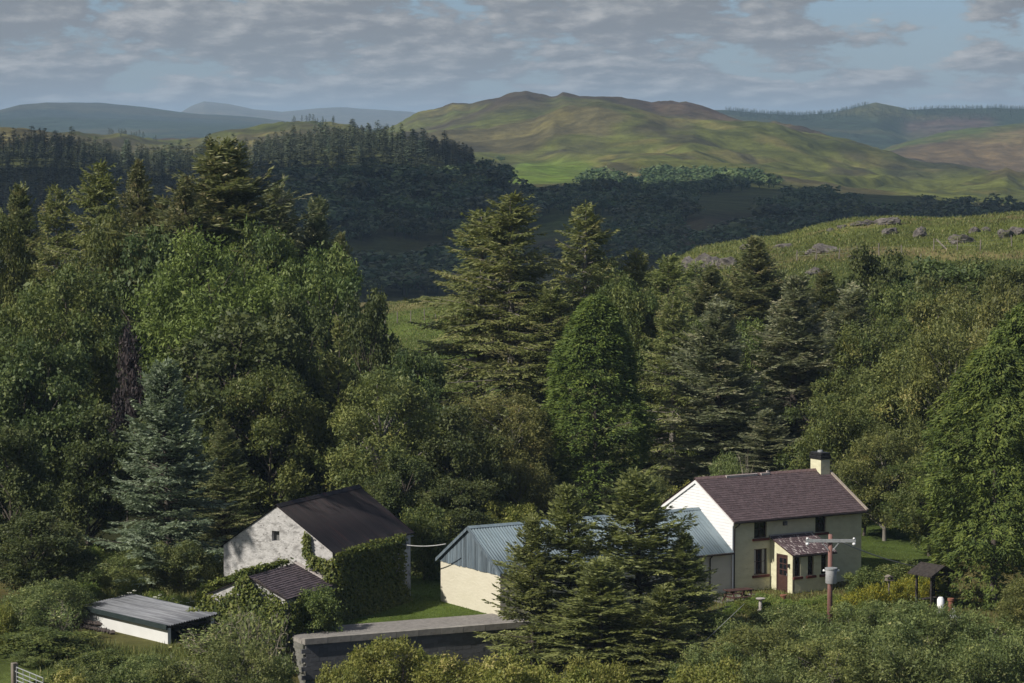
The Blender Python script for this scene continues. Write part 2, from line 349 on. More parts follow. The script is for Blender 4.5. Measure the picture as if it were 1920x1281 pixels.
def patch(poly, d0, d1, c, k=1.0, jit=5.0):
    global COL
    u = UU + (nC - 0.5) * jit * 2; v = VV + (nA - 0.5) * jit
    m = (inpoly(u, v, poly) & (DD > d0) & (DD < d1)).astype(float)
    for _ in range(4):
        m = (np.roll(m, 1, 0) + m + np.roll(m, -1, 0)) / 3; m = (np.roll(m, 1, 1) + m + np.roll(m, -1, 1)) / 3
    COL = blend(COL, c, m * k * (0.55 + 0.9 * np.clip(nC - 0.25, 0, 0.5)))
low = (DD > 500) & (DD < 1560)
COL = blend(COL, (0.060, 0.062, 0.026), low * 0.7)
patch([(930, 345), (965, 310), (1000, 300), (1110, 303), (1115, 330), (1060, 342), (1000, 345)], 1450, 2100, (0.115, 0.175, 0.028), 0.95)   # bright reseeded field
patch([(640, 465), (720, 455), (790, 470), (760, 500), (650, 500)], 900, 1300, (0.085, 0.105, 0.035), .9)
patch([(1000, 400), (1110, 395), (1160, 402), (1120, 435), (1010, 445)], 1000, 1500, (0.085, 0.115, 0.030), .9)
patch([(1000, 455), (1120, 450), (1100, 485), (1000, 485)], 900, 1300, (0.085, 0.062, 0.045), .9)
patch([(1200, 470), (1300, 400), (1400, 410), (1420, 450), (1280, 480)], 900, 1450, (0.092, 0.070, 0.040), .8)
patch([(1300, 365), (1440, 345), (1500, 355), (1400, 395), (1300, 400)], 1200, 1900, (0.085, 0.100, 0.030), .8)
patch([(1190, 190), (1320, 190), (1400, 228), (1330, 236), (1240, 215)], 2500, 3200, (0.085, 0.058, 0.042), .8)
patch([(1190, 225), (1310, 230), (1300, 250), (1200, 246)], 2000, 2700, (0.060, 0.050, 0.030), .7)
patch([(1040, 262), (1130, 262), (1130, 290), (1050, 292)], 1900, 2400, (0.060, 0.052, 0.032), .7)
patch([(1640, 295), (1790, 290), (1850, 320), (1680, 340)], 1600, 2600, (0.038, 0.040, 0.026), .85)
patch([(1835, 335), (1885, 300), (1930, 330)], 1900, 2300, (0.060, 0.042, 0.030), .85)
patch([(1590, 310), (2000, 220), (2000, 320), (1700, 320)], 3000, 3700, (0.150, 0.105, 0.048), .95)
COL = blend(COL, (0.030, 0.046, 0.030), (DD > 3650) * (DD < 5200) * sstep(0.35, 0.5, nB) * 1.0)
COL = blend(COL, (0.060, 0.062, 0.038), (DD > 3650) * (DD < 5200) * (1 - sstep(0.35, 0.5, nB)) * 1.0)
patch([(1590, 212), (1630, 190), (1660, 190), (1710, 210), (1650, 222)], 4000, 5000, (0.085, 0.090, 0.038), 1.0)
patch([(1690, 232), (1760, 218), (1860, 220), (1870, 250), (1700, 252)], 3800, 5200, (0.085, 0.060, 0.052), 1.0)
COL = blend(COL, (0.035, 0.050, 0.046), (DD > 5200) * sstep(0.42, 0.55, nB) * 1.0)
COL = blend(COL, (0.055, 0.060, 0.046), (DD > 5200) * (1 - sstep(0.42, 0.55, nB)))
COL = blend(COL, (0.110, 0.098, 0.068), (DD > 8000) * (0.6 + 0.4 * sstep(0.45, 0.6, nB)))
# around the farm
near = DD < 420
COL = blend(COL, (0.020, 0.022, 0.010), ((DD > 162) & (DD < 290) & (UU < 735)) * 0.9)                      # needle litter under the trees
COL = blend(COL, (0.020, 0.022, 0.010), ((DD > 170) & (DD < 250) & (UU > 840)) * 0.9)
COL = blend(COL, (0.085, 0.098, 0.024), ((DD > 300) & (DD < 400) & (UU > 1150)) * 0.9)
COL = blend(COL, (0.165, 0.135, 0.062), ((DD > 300) & (DD < 400) & (UU > 1150)) * sstep(0.46, 0.62, fbm(GX / 9, GY / 5, 71, 4)) * 0.9)
COL = blend(COL, (0.090, 0.125, 0.024), ((DD > 255) & (DD < 335) & (UU > 640) & (UU < 900)) * 0.9)        # hay field behind the trees
COL = blend(COL, (0.150, 0.125, 0.058), ((DD > 333) & (DD < 400) & (UU < 1000)) * 0.75)
lawn = inpoly(UU, VV, [(560, 1215), (690, 1080), (760, 1060), (830, 1060), (990, 1150), (990, 1215)]) & (DD < 162)
COL = blend(COL, (0.074, 0.108, 0.022), lawn * 0.95)
lawn2 = inpoly(UU, VV, [(1590, 1105), (1610, 960), (1720, 960), (1760, 1080)]) & (DD < 190)
COL = blend(COL, (0.060, 0.085, 0.020), lawn2 * 0.9)
def land(N, K, out):
    p = N('ShaderNodeBsdfPrincipled'); p.inputs['Roughness'].default_value = 0.95; p.inputs['Specular IOR Level'].default_value = 0.05
    c = attr(N, 'land', 'Color')
    f1 = noise(N, K, 0.35, 7, 0.7); f2 = noise(N, K, 3.1, 6, 0.7); f3 = noise(N, K, 0.03, 8, 0.7)
    def sc(col, v, a, b):
        m = N('ShaderNodeMapRange'); m.inputs['From Min'].default_value = 0.3; m.inputs['From Max'].default_value = 0.7
        m.inputs['To Min'].default_value = a; m.inputs['To Max'].default_value = b; K(v, m.inputs['Value'])
        s = N('ShaderNodeVectorMath', operation='SCALE'); K(col, s.inputs[0]); K(m.outputs[0], s.inputs['Scale']); return s.outputs[0]
    c = sc(c, f1, 0.78, 1.22); c = sc(c, f2, 0.72, 1.28); c = sc(c, f3, 0.55, 1.45); f4 = noise(N, K, 0.011, 8, 0.72); c = sc(c, f4, 0.72, 1.28); f5 = noise(N, K, 0.085, 7, 0.75); c = sc(c, f5, 0.62, 1.38); K(c, p.inputs['Base Color'])
    b0 = N('ShaderNodeBump', i_Strength=1.0, i_Distance=9.0); K(noise(N, K, 0.022, 5, 0.5), b0.inputs['Height'])
    bp = N('ShaderNodeBump', i_Strength=0.6, i_Distance=0.12); K(f2, bp.inputs['Height']); K(b0.outputs[0], bp.inputs['Normal']); K(bp.outputs[0], p.inputs['Normal'])
    K(p.outputs[0], out.inputs[0])
M_land = material('land', land)
COL = COL * np.interp(D, [0, 1400, 1700], [0.95, 0.95, 0.95])[:, None, None]
nr, nc = Z.shape
ii = np.arange(nr * nc).reshape(nr, nc)
quads = np.stack([ii[:-1, :-1], ii[:-1, 1:], ii[1:, 1:], ii[1:, :-1]], -1).reshape(-1, 4)
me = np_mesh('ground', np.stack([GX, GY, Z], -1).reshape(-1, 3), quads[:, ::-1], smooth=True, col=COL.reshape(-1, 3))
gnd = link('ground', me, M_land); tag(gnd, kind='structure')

# ---------------------------------------------------------------- building materials
M_cream = surface('cream_paint', (0.60, 0.575, 0.405), (0.54, 0.515, 0.355), 2.0, 0.9, bump=0.7, bscale=3.4, stain=(0.36, 0.335, 0.225), sscale=1.3, slo=0.54, shi=0.82, bdist=0.05, stretch=(1, 1, 1.6))
M_white = surface('white_board', (0.684, 0.684, 0.684), (0.648, 0.648, 0.648), 1.5, 0.6, tint=0.04)
M_slate = surface('slate', (0.070, 0.050, 0.052), (0.097, 0.070, 0.074), 7.0, 0.7, tint=0.16, stain=(0.184, 0.166, 0.152), sscale=9.0, slo=0.62, shi=0.70)
M_slate2 = surface('lichened_slate', (0.078, 0.054, 0.058), (0.120, 0.085, 0.090), 9.0, 0.7, tint=0.25, stain=(0.46, 0.41, 0.39), sscale=3.2, slo=0.56, shi=0.60, stretch=(2.2, 0.9, 0.9))
M_ridge = surface('ridge_tile', (0.11, 0.070, 0.068), (0.16, 0.11, 0.105), 6.0, 0.8, tint=0.2)
M_mortar = surface('mortar', (0.42, 0.38, 0.36), (0.34, 0.31, 0.29), 8.0, 0.9, bump=0.3)
M_black = surface('black_paint', (0.012, 0.012, 0.013), (0.02, 0.02, 0.02), 5.0, 0.5)
M_gutter = surface('gutter_plastic', (0.016, 0.012, 0.011), (0.026, 0.02, 0.018), 5.0, 0.45)
M_redsill = surface('red_oxide_paint', (0.10, 0.030, 0.024), (0.13, 0.042, 0.034), 5.0, 0.7, bump=0.1)
M_brownwood = surface('brown_stained_wood', (0.045, 0.022, 0.018), (0.070, 0.034, 0.027), 4.0, 0.7, stretch=(1, 1, 6))
M_darkwood = surface('dark_wood', (0.022, 0.018, 0.017), (0.045, 0.038, 0.034), 6.0, 0.85, bump=0.2)
M_postwood = surface('weathered_wood', (0.20, 0.175, 0.15), (0.13, 0.11, 0.09), 5.0, 0.9, bump=0.3, stretch=(1, 1, 0.2))
M_polewood = surface('creosoted_pole', (0.17, 0.085, 0.070), (0.24, 0.135, 0.115), 3.0, 0.85, bump=0.3, stretch=(2, 2, 0.25))
M_blueroof = surface('weathered_blue_sheet', (0.140, 0.184, 0.209), (0.180, 0.227, 0.252), 1.2, 0.6, spec=0.3, tint=0.10, stain=(0.095, 0.113, 0.117), sscale=5.0, slo=0.52, shi=0.70, stretch=(3.0, 0.5, 0.5), objvar=0.1)
M_blueplank = surface('blue_plank', (0.085, 0.112, 0.135), (0.125, 0.155, 0.178), 7.0, 0.85, tint=0.34, bump=0.2, stretch=(1, 1, 0.12), stain=(0.045, 0.052, 0.058), sscale=6.0, slo=0.56, shi=0.66, objvar=0.1)
M_barnroof = surface('tarred_barn_sheet', (0.017, 0.014, 0.014), (0.027, 0.020, 0.020), 1.6, 0.75, tint=0.12, stain=(0.051, 0.022, 0.019), sscale=1.3, slo=0.54, shi=0.68, stretch=(1.6, 0.30, 0.30), objvar=0.28)
M_glass = material('window_glass', lambda N, K, out: (lambda p: (p.inputs['Base Color'].__setattr__('default_value', (0.010, 0.011, 0.013, 1)), p.inputs['Roughness'].__setattr__('default_value', 0.06), K(p.outputs[0], out.inputs[0])))(N('ShaderNodeBsdfPrincipled')))
M_curtain = surface('net_curtain', (0.38, 0.38, 0.38), (0.30, 0.30, 0.31), 8.0, 0.9, stretch=(3, 3, 0.5))
M_garage = surface('garage_render', (0.607, 0.607, 0.589), (0.561, 0.561, 0.543), 0.8, 0.85, bump=0.15, bscale=14, stain=(0.534, 0.543, 0.497), sscale=0.7, slo=0.62, shi=0.9)
M_greysheet = surface('grey_sheet', (0.106, 0.110, 0.123), (0.180, 0.187, 0.202), 1.0, 0.5, spec=0.35, stretch=(5.5, 0.25, 1), tint=0.06, lo=0.42, hi=0.58, objvar=0.1)
M_green_trim = surface('dark_green_trim', (0.020, 0.030, 0.030), (0.028, 0.038, 0.038), 2.0, 0.5)
M_concrete = surface('rough_concrete', (0.178, 0.166, 0.153), (0.242, 0.225, 0.208), 5.0, 0.95, bump=0.9, bscale=13.0, bdist=0.05, stain=(0.128, 0.119, 0.102), sscale=1.4, slo=0.55, shi=0.8)
M_coping = surface('concrete_coping', (0.202, 0.189, 0.167), (0.264, 0.246, 0.220), 3.0, 0.9, bump=0.3, tint=0.12, stain=(0.114, 0.114, 0.097), sscale=2.4, slo=0.6, shi=0.85, objvar=0.12)
M_blockwall = surface('dark_blockwork', (0.105, 0.106, 0.112), (0.140, 0.140, 0.145), 1.6, 0.95, tint=0.10, bump=0.3, stain=(0.04, 0.045, 0.04), sscale=0.8, slo=0.55, shi=0.8, objvar=0.14)
M_paleblock = surface('pale_block', (0.19, 0.185, 0.165), (0.14, 0.137, 0.12), 2.0, 0.95, bump=0.4, stain=(0.08, 0.085, 0.06), sscale=1.8, slo=0.52, shi=0.7)
M_rubble = surface('rubble_stone', (0.105, 0.085, 0.075), (0.165, 0.135, 0.120), 4.0, 0.95, bump=0.7, tint=0.35, bdist=0.04)
M_rock = surface('outcrop_rock', (0.070, 0.062, 0.057), (0.150, 0.134, 0.124), 1.9, 0.95, bump=0.9, bscale=2.4, bdist=0.25, stain=(0.085, 0.088, 0.034), sscale=1.1, slo=0.52, shi=0.62)
M_metal = surface('galvanised', (0.22, 0.23, 0.235), (0.29, 0.30, 0.305), 6.0, 0.55, spec=0.4)
M_can = surface('transformer_paint', (0.34, 0.34, 0.345), (0.42, 0.42, 0.425), 3.0, 0.6, stain=(0.10, 0.075, 0.07), sscale=5.5, slo=0.60, shi=0.66)
M_whiteplastic = surface('white_plastic', (0.78, 0.78, 0.78), (0.72, 0.72, 0.72), 3.0, 0.5)
M_terracotta = surface('terracotta', (0.20, 0.085, 0.055), (0.26, 0.11, 0.075), 4.0, 0.85)
M_cable = surface('cable', (0.30, 0.30, 0.29), (0.36, 0.36, 0.35), 3.0, 0.6)
M_flag = surface('paving_stone', (0.15, 0.14, 0.125), (0.20, 0.185, 0.165), 3.0, 0.95, bump=0.4, tint=0.15)
def whitewash(N, K, out):
    p = N('ShaderNodeBsdfPrincipled'); p.inputs['Roughness'].default_value = 0.95; p.inputs['Specular IOR Level'].default_value = 0.1
    tc = N('ShaderNodeTexCoord'); wn = N('ShaderNodeTexNoise', i_Scale=2.2, i_Detail=4.0); K(tc.outputs['Object'], wn.inputs['Vector'])
    wv = N('ShaderNodeMix', data_type='VECTOR', i_Factor=0.42); K(tc.outputs['Object'], wv.inputs[4]); K(wn.outputs['Color'], wv.inputs[5])
    mp = N('ShaderNodeMapping'); mp.inputs['Scale'].default_value = (3.2, 3.2, 6.5); K(wv.outputs[1], mp.inputs[0])
    vd = N('ShaderNodeTexVoronoi', feature='DISTANCE_TO_EDGE', i_Scale=1.0); K(mp.outputs[0], vd.inputs['Vector'])
    big = noise(N, K, 0.8, 5, 0.6); fine = noise(N, K, 5.0, 6, 0.7)
    col = mix(N, K, ramp(N, K, fine, 0.35, 0.7), (0.49, 0.475, 0.46), (0.38, 0.37, 0.355))
    joint = N('ShaderNodeMath', operation='SUBTRACT', i_0=1.0); K(ramp(N, K, vd.outputs['Distance'], 0.0, 0.05), joint.inputs[1])
    j2 = N('ShaderNodeMath', operation='MULTIPLY'); K(joint.outputs[0], j2.inputs[0]); K(ramp(N, K, big, 0.54, 0.72), j2.inputs[1])
    col = mix(N, K, j2.outputs[0], col, (0.24, 0.22, 0.20))
    col = mix(N, K, ramp(N, K, noise(N, K, 1.7, 8, 0.75, stretch=(1, 1, 1.8)), 0.50, 0.60), col, (0.27, 0.26, 0.25))
    col = mix(N, K, ramp(N, K, noise(N, K, 5.5, 8, 0.8, stretch=(1, 1, 1.6)), 0.57, 0.63), col, (0.12, 0.11, 0.10))
    K(col, p.inputs['Base Color'])
    bp = N('ShaderNodeBump', i_Strength=0.28, i_Distance=0.03); K(ramp(N, K, vd.outputs['Distance'], 0.0, 0.2), bp.inputs['Height']); K(bp.outputs[0], p.inputs['Normal'])
    K(p.outputs[0], out.inputs[0])
M_whitewash = material('flaking_whitewash', whitewash)

# ---------------------------------------------------------------- building helpers (local frame: x along the front, y to the rear)
def wall_face(mb, L, H, holes, y=0.0, depth=0.22, x0=0.0, z0=0.0):
    xs = sorted({x0, L, *[h[0] for h in holes], *[h[1] for h in holes]}); zs = sorted({z0, H, *[h[2] for h in holes], *[h[3] for h in holes]})
    for a, b in zip(xs, xs[1:]):
        for c, d in zip(zs, zs[1:]):
            mx, mz = (a + b) / 2, (c + d) / 2
            if any(h[0] < mx < h[1] and h[2] < mz < h[3] for h in holes): continue
            mb.add([(a, y, c), (b, y, c), (b, y, d), (a, y, d)], [(0, 1, 2, 3)])
    for (a, b, c, d) in holes:
        e = y + depth
        mb.add([(a, y, c), (a, e, c), (a, e, d), (a, y, d)], [(0, 1, 2, 3)]); mb.add([(b, y, c), (b, e, c), (b, e, d), (b, y, d)], [(3, 2, 1, 0)])
        mb.add([(a, y, d), (b, y, d), (b, e, d), (a, e, d)], [(3, 2, 1, 0)]); mb.add([(a, y, c), (b, y, c), (b, e, c), (a, e, c)], [(0, 1, 2, 3)])
def window(parent, a, b, c, d, y, bars=(1, 1), sill=True, curtain=False, sillmat=None):
    f = MB(); t = 0.055; yy = y + 0.12
    f.box(a, a + t, yy, yy + 0.06, c, d); f.box(b - t, b, yy, yy + 0.06, c, d); f.box(a + t, b - t, yy, yy + 0.06, d - t, d); f.box(a + t, b - t, yy, yy + 0.06, c, c + t)
    w = f.build('window', M_brownwood, parent)
    g = MB(); nx, nz = bars
    for i in range(1, nx + 1):
        x = a + t + (b - a - 2 * t) * i / (nx + 1); g.box(x - 0.014, x + 0.014, yy + 0.012, yy + 0.045, c + t, d - t)
    for i in range(1, nz + 1):
        z = c + t + (d - c - 2 * t) * i / (nz + 1); g.box(a + t, b - t, yy + 0.014, yy + 0.043, z - 0.014, z + 0.014)
    g.build('glazing_bar', M_brownwood, w)
    MB().box(a + t, b - t, yy + 0.026, yy + 0.032, c + t, d - t).build('pane', M_glass, w)
    if curtain: MB().box(a + t + 0.02, a + t + (b - a) * 0.18, yy + 0.018, yy + 0.024, c + t, d - t).box(b - t - (b - a) * 0.22, b - t - 0.02, yy + 0.018, yy + 0.024, c + t, d - t).build('curtain', M_curtain, w)
    if sill: MB().box(a - 0.12, b + 0.12, y - 0.10, y + 0.14, c - 0.14, c - 0.005).build('sill', sillmat or M_redsill, w, bevel=0.012)
    return w
def slates(parent, x0, x1, y0, z0, y1, z1, cw, ch, mat, name='slate_courses', up=0.012, seed=1):
    """lapped courses from the eave (y0,z0) up to the ridge (y1,z1); joined, too small to pick apart"""
    r = random.Random(seed); mb = MB(); sl = math.hypot(y1 - y0, z1 - z0); n = int(sl / ch) + 1
    uy, uz = (y1 - y0) / sl, (z1 - z0) / sl; ny, nz = -uz, uy
    if nz < 0: ny, nz = -ny, -nz
    for i in range(n):
        a, b = i * ch, min((i + 1) * ch + ch * 0.35, sl); off = (i % 2) * cw * 0.5; x = x0 - off
        while x < x1:
            xa, xb = max(x, x0), min(x + cw - 0.006, x1)
            if xb - xa > 0.03:
                j = r.uniform(-0.012, 0.012); la = up + r.uniform(0.006, 0.016); lb = 0.004; t = r.random()
                aa = a + j
                V = [(xa, y0 + uy * aa + ny * (la - 0.010), z0 + uz * aa + nz * (la - 0.010)), (xb, y0 + uy * aa + ny * (la - 0.010), z0 + uz * aa + nz * (la - 0.010)),
                     (xb, y0 + uy * b + ny * lb, z0 + uz * b + nz * lb), (xa, y0 + uy * b + ny * lb, z0 + uz * b + nz * lb),
                     (xa, y0 + uy * aa + ny * la, z0 + uz * aa + nz * la), (xb, y0 + uy * aa + ny * la, z0 + uz * aa + nz * la)]
                mb.add([V[0], V[1], V[5], V[4], V[2], V[3]], [(0, 1, 2, 3), (3, 2, 4, 5)], t)
            x += cw
    o = mb.build(name, mat, parent); o['kind'] = 'stuff'; return o
def sheet_mesh(width, length, pitch, amp, nu=None):
    """corrugated sheet, ribs along +y, corrugation across x"""
    n = int(width / pitch * 6); xs = np.linspace(0, width, n + 1); zs = amp * np.sin(2 * np.pi * xs / pitch)
    V = np.r_[np.c_[xs, np.zeros(n + 1), zs], np.c_[xs, np.full(n + 1, length), zs]]
    V = np.r_[V, V - (0, 0, 0.004)]; m = n + 1; F = []
    for i in range(n): F += [(i, i + 1, m + i + 1, m + i), (2 * m + i + 1, 2 * m + i, 3 * m + i, 3 * m + i + 1), (i + 1, i, 2 * m + i, 2 * m + i + 1), (m + i, m + i + 1, 3 * m + i + 1, 3 * m + i)]
    me = bpy.data.meshes.new('roof_sheet'); me.from_pydata(V.tolist(), [], F)
    for p in me.polygons: p.use_smooth = True
    a = me.attributes.new('tint', 'FLOAT', 'POINT'); a.data.foreach_set('value', np.full(len(V), 0.5, np.float32))
    return me

# ---------------------------------------------------------------- cottage
HL, HW, HE, HR = 8.83, 6.856, 3.93, 5.82
H0 = (11.775, 154.994, 0.0); HYAW = 0.552
cot = empty('cottage', H0, HYAW); tag(cot, 'two-storey cream cottage with purple slate roof, white boarded gable and slate porch', 'cottage')
wy = 0.10; my = HW / 2
HOLES = [(1.45, 2.30, 2.86, 3.80), (1.45, 2.32, 0.88, 2.28), (5.55, 6.30, 2.88, 3.80)]
PX0, PX1, PD = 2.55, 5.25, 1.95            # porch extents
mb = MB(); wall_face(mb, HL - 0.10, HE + 0.02, HOLES, y=wy, x0=0.05, z0=-0.4)
xr = HL - 0.10
mb.add([(xr, wy, -0.4), (xr, HW - 0.1, -0.4), (xr, HW - 0.1, HE), (xr, my, HR - 0.14), (xr, wy, HE)], [(0, 1, 2, 3, 4)])
mb.add([(0.05, HW - 0.1, -0.4), (xr, HW - 0.1, -0.4), (xr, HW - 0.1, HE), (0.05, HW - 0.1, HE)], [(3, 2, 1, 0)])
mb.add([(0.05, wy, -0.4), (0.05, HW - 0.1, -0.4), (0.05, HW - 0.1, HE), (0.05, my, HR - 0.14), (0.05, wy, HE)], [(4, 3, 2, 1, 0)])
mb.box(0.3, xr - 0.3, 0.7, 0.75, -0.3, HE)      # inner partition, keeps the rooms dark
mb.build('wall', M_cream, cot)
# white weatherboards on the gable
gz = 0.0; pitch = (HR - HE) / my
cl = MB(); bh = 0.165; z = 1.6; k = 0
clad = MB().prism([(wy - 0.02, 1.4), (HW - 0.08, 1.4), (HW - 0.08, HE - 0.02), (my, HR - 0.10), (wy - 0.02, HE - 0.02)], 0.0, 0.045, 'x').build('cladding', M_white, cot)
while z < HR - 0.2:
    lo = wy - 0.02; hi = HW - 0.08
    def lim(zz): return (max(lo, (zz - HE) / pitch + 0.05), min(hi, HW - (zz - HE) / pitch - 0.05)) if zz > HE else (lo, hi)
    a0, b0 = lim(z); a1, b1 = lim(min(z + bh, HR - 0.12))
    b_ = MB(); b_.hexa([(-0.026, a0, z), (-0.026, b0, z), (0.0, b0, z), (0.0, a0, z), (-0.004, a1, z + bh - 0.006), (-0.004, b1, z + bh - 0.006), (0.0, b1, z + bh - 0.006), (0.0, a1, z + bh - 0.006)], 0.3 + 0.4 * ((k * 37) % 10) / 10)
    b_.build('weatherboard', M_white, clad); z += bh; k += 1
MB().box(-0.03, 0.05, wy - 0.075, wy - 0.023, -0.3, HE - 0.1).build('corner_board', M_white, cot)
for s, (ya, za, yb, zb) in enumerate(((-0.14, HE - 0.11, my, HR - 0.06), (HW + 0.14, HE - 0.11, my, HR - 0.06))):
    m_ = MB(); m_.hexa([(-0.10, ya, za - 0.16), (-0.045, ya, za - 0.16), (-0.045, yb, zb - 0.16), (-0.10, yb, zb - 0.16), (-0.10, ya, za), (-0.045, ya, za), (-0.045, yb, zb), (-0.10, yb, zb)])
    m_.build('barge_board', M_white, cot)
roof = MB().prism([(-0.16, HE - 0.10), (my, HR - 0.06), (HW + 0.16, HE - 0.10), (HW + 0.16, HE - 0.02), (my, HR + 0.02), (-0.16, HE - 0.02)], -0.04, HL + 0.02, 'x').build('roof', M_ridge, cot)
slates(roof, -0.10, HL + 0.0, -0.20, HE - 0.035, my, HR + 0.02, 0.27, 0.20, M_slate, seed=3)
slates(roof, -0.10, HL + 0.0, HW + 0.20, HE - 0.035, my, HR + 0.02, 0.27, 0.24, M_slate, seed=4)
rt = MB().prism([(-0.14, -0.075), (0, 0.05), (0.14, -0.075), (0.14, -0.055), (0, 0.075), (-0.14, -0.055)], 0, 0.445, 'x')
rme = rt.build('ridge_tile', M_ridge, roof); rme.location = (-0.08, my, HR + 0.03); x = -0.08 + 0.45
while x < HL - 0.75: piece('ridge_tile', rme.data, roof, (x, my + 0.004 * math.sin(x * 9), HR + 0.03 + 0.006 * math.sin(x * 5))); x += 0.45
MB().box(1.9, 4.0, my - 0.175, my - 0.02, HR - 0.040, HR + 0.075).box(4.25, 4.85, my - 0.17, my - 0.02, HR - 0.045, HR + 0.07).box(4.72, 4.85, my - 0.06, my + 0.05, HR + 0.05, HR + 0.17).build('ridge_mortar', M_mortar, roof)
m_ = MB(); m_.hexa([(HL - 0.02, -0.22, HE - 0.02), (HL + 0.13, -0.22, HE - 0.02), (HL + 0.13, my, HR + 0.05), (HL - 0.02, my, HR + 0.05), (HL - 0.02, -0.22, HE + 0.05), (HL + 0.13, -0.22, HE + 0.05), (HL + 0.13, my, HR + 0.12), (HL - 0.02, my, HR + 0.12)])
m_.build('verge_mortar', surface('verge_stone', (0.34, 0.29, 0.24), (0.25, 0.21, 0.175), 4.0, 0.95, bump=0.3), roof)
# chimney
ch = MB().box(HL - 0.72, HL - 0.10, my - 0.47, my + 0.47, HR - 0.45, HR + 0.62).build('chimney', M_cream, roof)
MB().box(HL - 0.78, HL - 0.04, my - 0.53, my + 0.53, HR + 0.622, HR + 0.82).prism([(HL - 0.74, my - 0.49), (HL - 0.08, my - 0.49), (HL - 0.08, my + 0.49), (HL - 0.74, my + 0.49)], HR + 0.822, HR + 1.0, 'z').build('chimney_cap', M_black, roof, bevel=0.03)
MB().tube([(HL - 0.41, my, HR + 0.98), (HL - 0.41, my, HR + 1.10)], [0.16, 0.14], 12).build('chimney_pot', M_metal, roof)
for (a, b, c, d) in HOLES: window(cot, a, b, c, d, wy, bars=(1, 1) if c > 2 else (2, 1), curtain=c < 2)
g = MB().tube([(-0.10, -0.24, HE - 0.10), (HL + 0.05, -0.24, HE - 0.10)], 0.058, 8); g.build('gutter', M_gutter, cot)
MB().tube([(0.30, -0.23, HE - 0.13), (0.26, -0.10, HE - 0.28), (0.12, 0.03, HE - 0.42), (0.10, 0.03, 1.5), (0.10, 0.03, -0.1)], 0.038, 8).build('downpipe', M_gutter, cot)
MB().box(3.35, 3.58, -0.02, wy - 0.003, 3.44, 3.66).box(3.38, 3.55, -0.05, -0.022, 3.46, 3.60).build('alarm_box', surface('grey_box', (0.16, 0.16, 0.16), (0.12, 0.12, 0.12), 8, 0.6), cot)
# porch
po = MB(); yf = wy - PD; PE, PT = 2.14, 2.86
ph = [(PX0 + 0.15, PX0 + 0.53, 0.95, 1.98), (PX0 + 1.02, PX0 + 1.42, 0.95, 1.98), (PX0 + 1.92, PX0 + 2.32, 0.95, 1.98)]
wall_face(po, PX1, PE, ph, y=yf, x0=PX0, z0=-0.4, depth=0.15)
def pz(y): return PE + (y - yf) * (PT - PE) / PD
d0, d1 = yf + 0.42, yf + 1.42                       # door opening along y on the porch's end wall
for a, b, c in ((yf, d0, -0.4), (d1, wy, -0.4), (d0, d1, 2.06)):
    po.add([(PX0, a, c), (PX0, b, c), (PX0, b, pz(b) - 0.02), (PX0, a, pz(a) - 0.02)], [(3, 2, 1, 0)])
for yy in (d0, d1): po.add([(PX0, yy, -0.2), (PX0 + 0.14, yy, -0.2), (PX0 + 0.14, yy, 2.06), (PX0, yy, 2.06)], [(0, 1, 2, 3)])
po.add([(PX1, yf, -0.4), (PX1, wy, -0.4), (PX1, wy, PT), (PX1, yf, PE)], [(0, 1, 2, 3)])
po.box(PX0 + 0.3, PX1 - 0.1, yf + 0.5, yf + 0.54, 0, 2.0)
porch = po.build('porch', M_cream, cot)
for h in ph: window(porch, *h, yf, bars=(1, 2))
pr = MB().hexa([(PX0 - 0.10, yf - 0.16, pz(yf - 0.16)), (PX1 + 0.10, yf - 0.16, pz(yf - 0.16)), (PX1 + 0.10, wy - 0.004, PT), (PX0 - 0.10, wy - 0.004, PT),
                (PX0 - 0.10, yf - 0.16, pz(yf - 0.16) + 0.06), (PX1 + 0.10, yf - 0.16, pz(yf - 0.16) + 0.06), (PX1 + 0.10, wy - 0.004, PT + 0.06), (PX0 - 0.10, wy - 0.004, PT + 0.06)]).build('porch_roof', M_brownwood, cot)
slates(pr, PX0 - 0.14, PX1 + 0.14, yf - 0.20, pz(yf - 0.20) + 0.062, wy - 0.01, PT + 0.062, 0.24, 0.19, M_slate2, seed=8)
MB().box(PX0 - 0.1, PX1 + 0.1, wy - 0.09, wy - 0.004, PT + 0.065, PT + 0.13).build('lead_flashing', M_mortar, pr)
MB().tube([(PX0 - 0.1, yf - 0.23, pz(yf - .2) + 0.0), (PX1 + 0.1, yf - 0.23, pz(yf - .2) + 0.0)], 0.045, 8).build('porch_gutter', M_gutter, pr)
MB().tube([(PX0 + 0.06, yf - 0.22, PE - 0.12), (PX0 + 0.06, yf - 0.045, PE - 0.25), (PX0 + 0.06, yf - 0.045, 0.0)], 0.032, 8).build('porch_downpipe', M_gutter, porch)
df = MB(); df.box(PX0 + 0.02, PX0 + 0.10, d0 + 0.003, d0 + 0.08, 0, 2.05).box(PX0 + 0.02, PX0 + 0.10, d1 - 0.08, d1 - 0.003, 0, 2.05).box(PX0 + 0.02, PX0 + 0.10, d0 + 0.08, d1 - 0.08, 1.96, 2.05)
df.build('door_frame', M_brownwood, porch)
dr = MB().box(PX0 + 0.05, PX0 + 0.09, d0 + 0.085, d1 - 0.085, 0.03, 1.955).build('door', M_brownwood, porch)
for i in range(2):
    for j in range(3):
        ya = d0 + 0.17 + i * 0.34; za = 0.95 + j * 0.32
        MB().box(PX0 + 0.040, PX0 + 0.052, ya, ya + 0.27, za, za + 0.26).build('door_pane', M_glass, dr)
MB().box(PX0 + 0.036, PX0 + 0.053, d0 + 0.12, d0 + 0.15, 0.92, 1.06).build('door_handle', M_metal, dr)
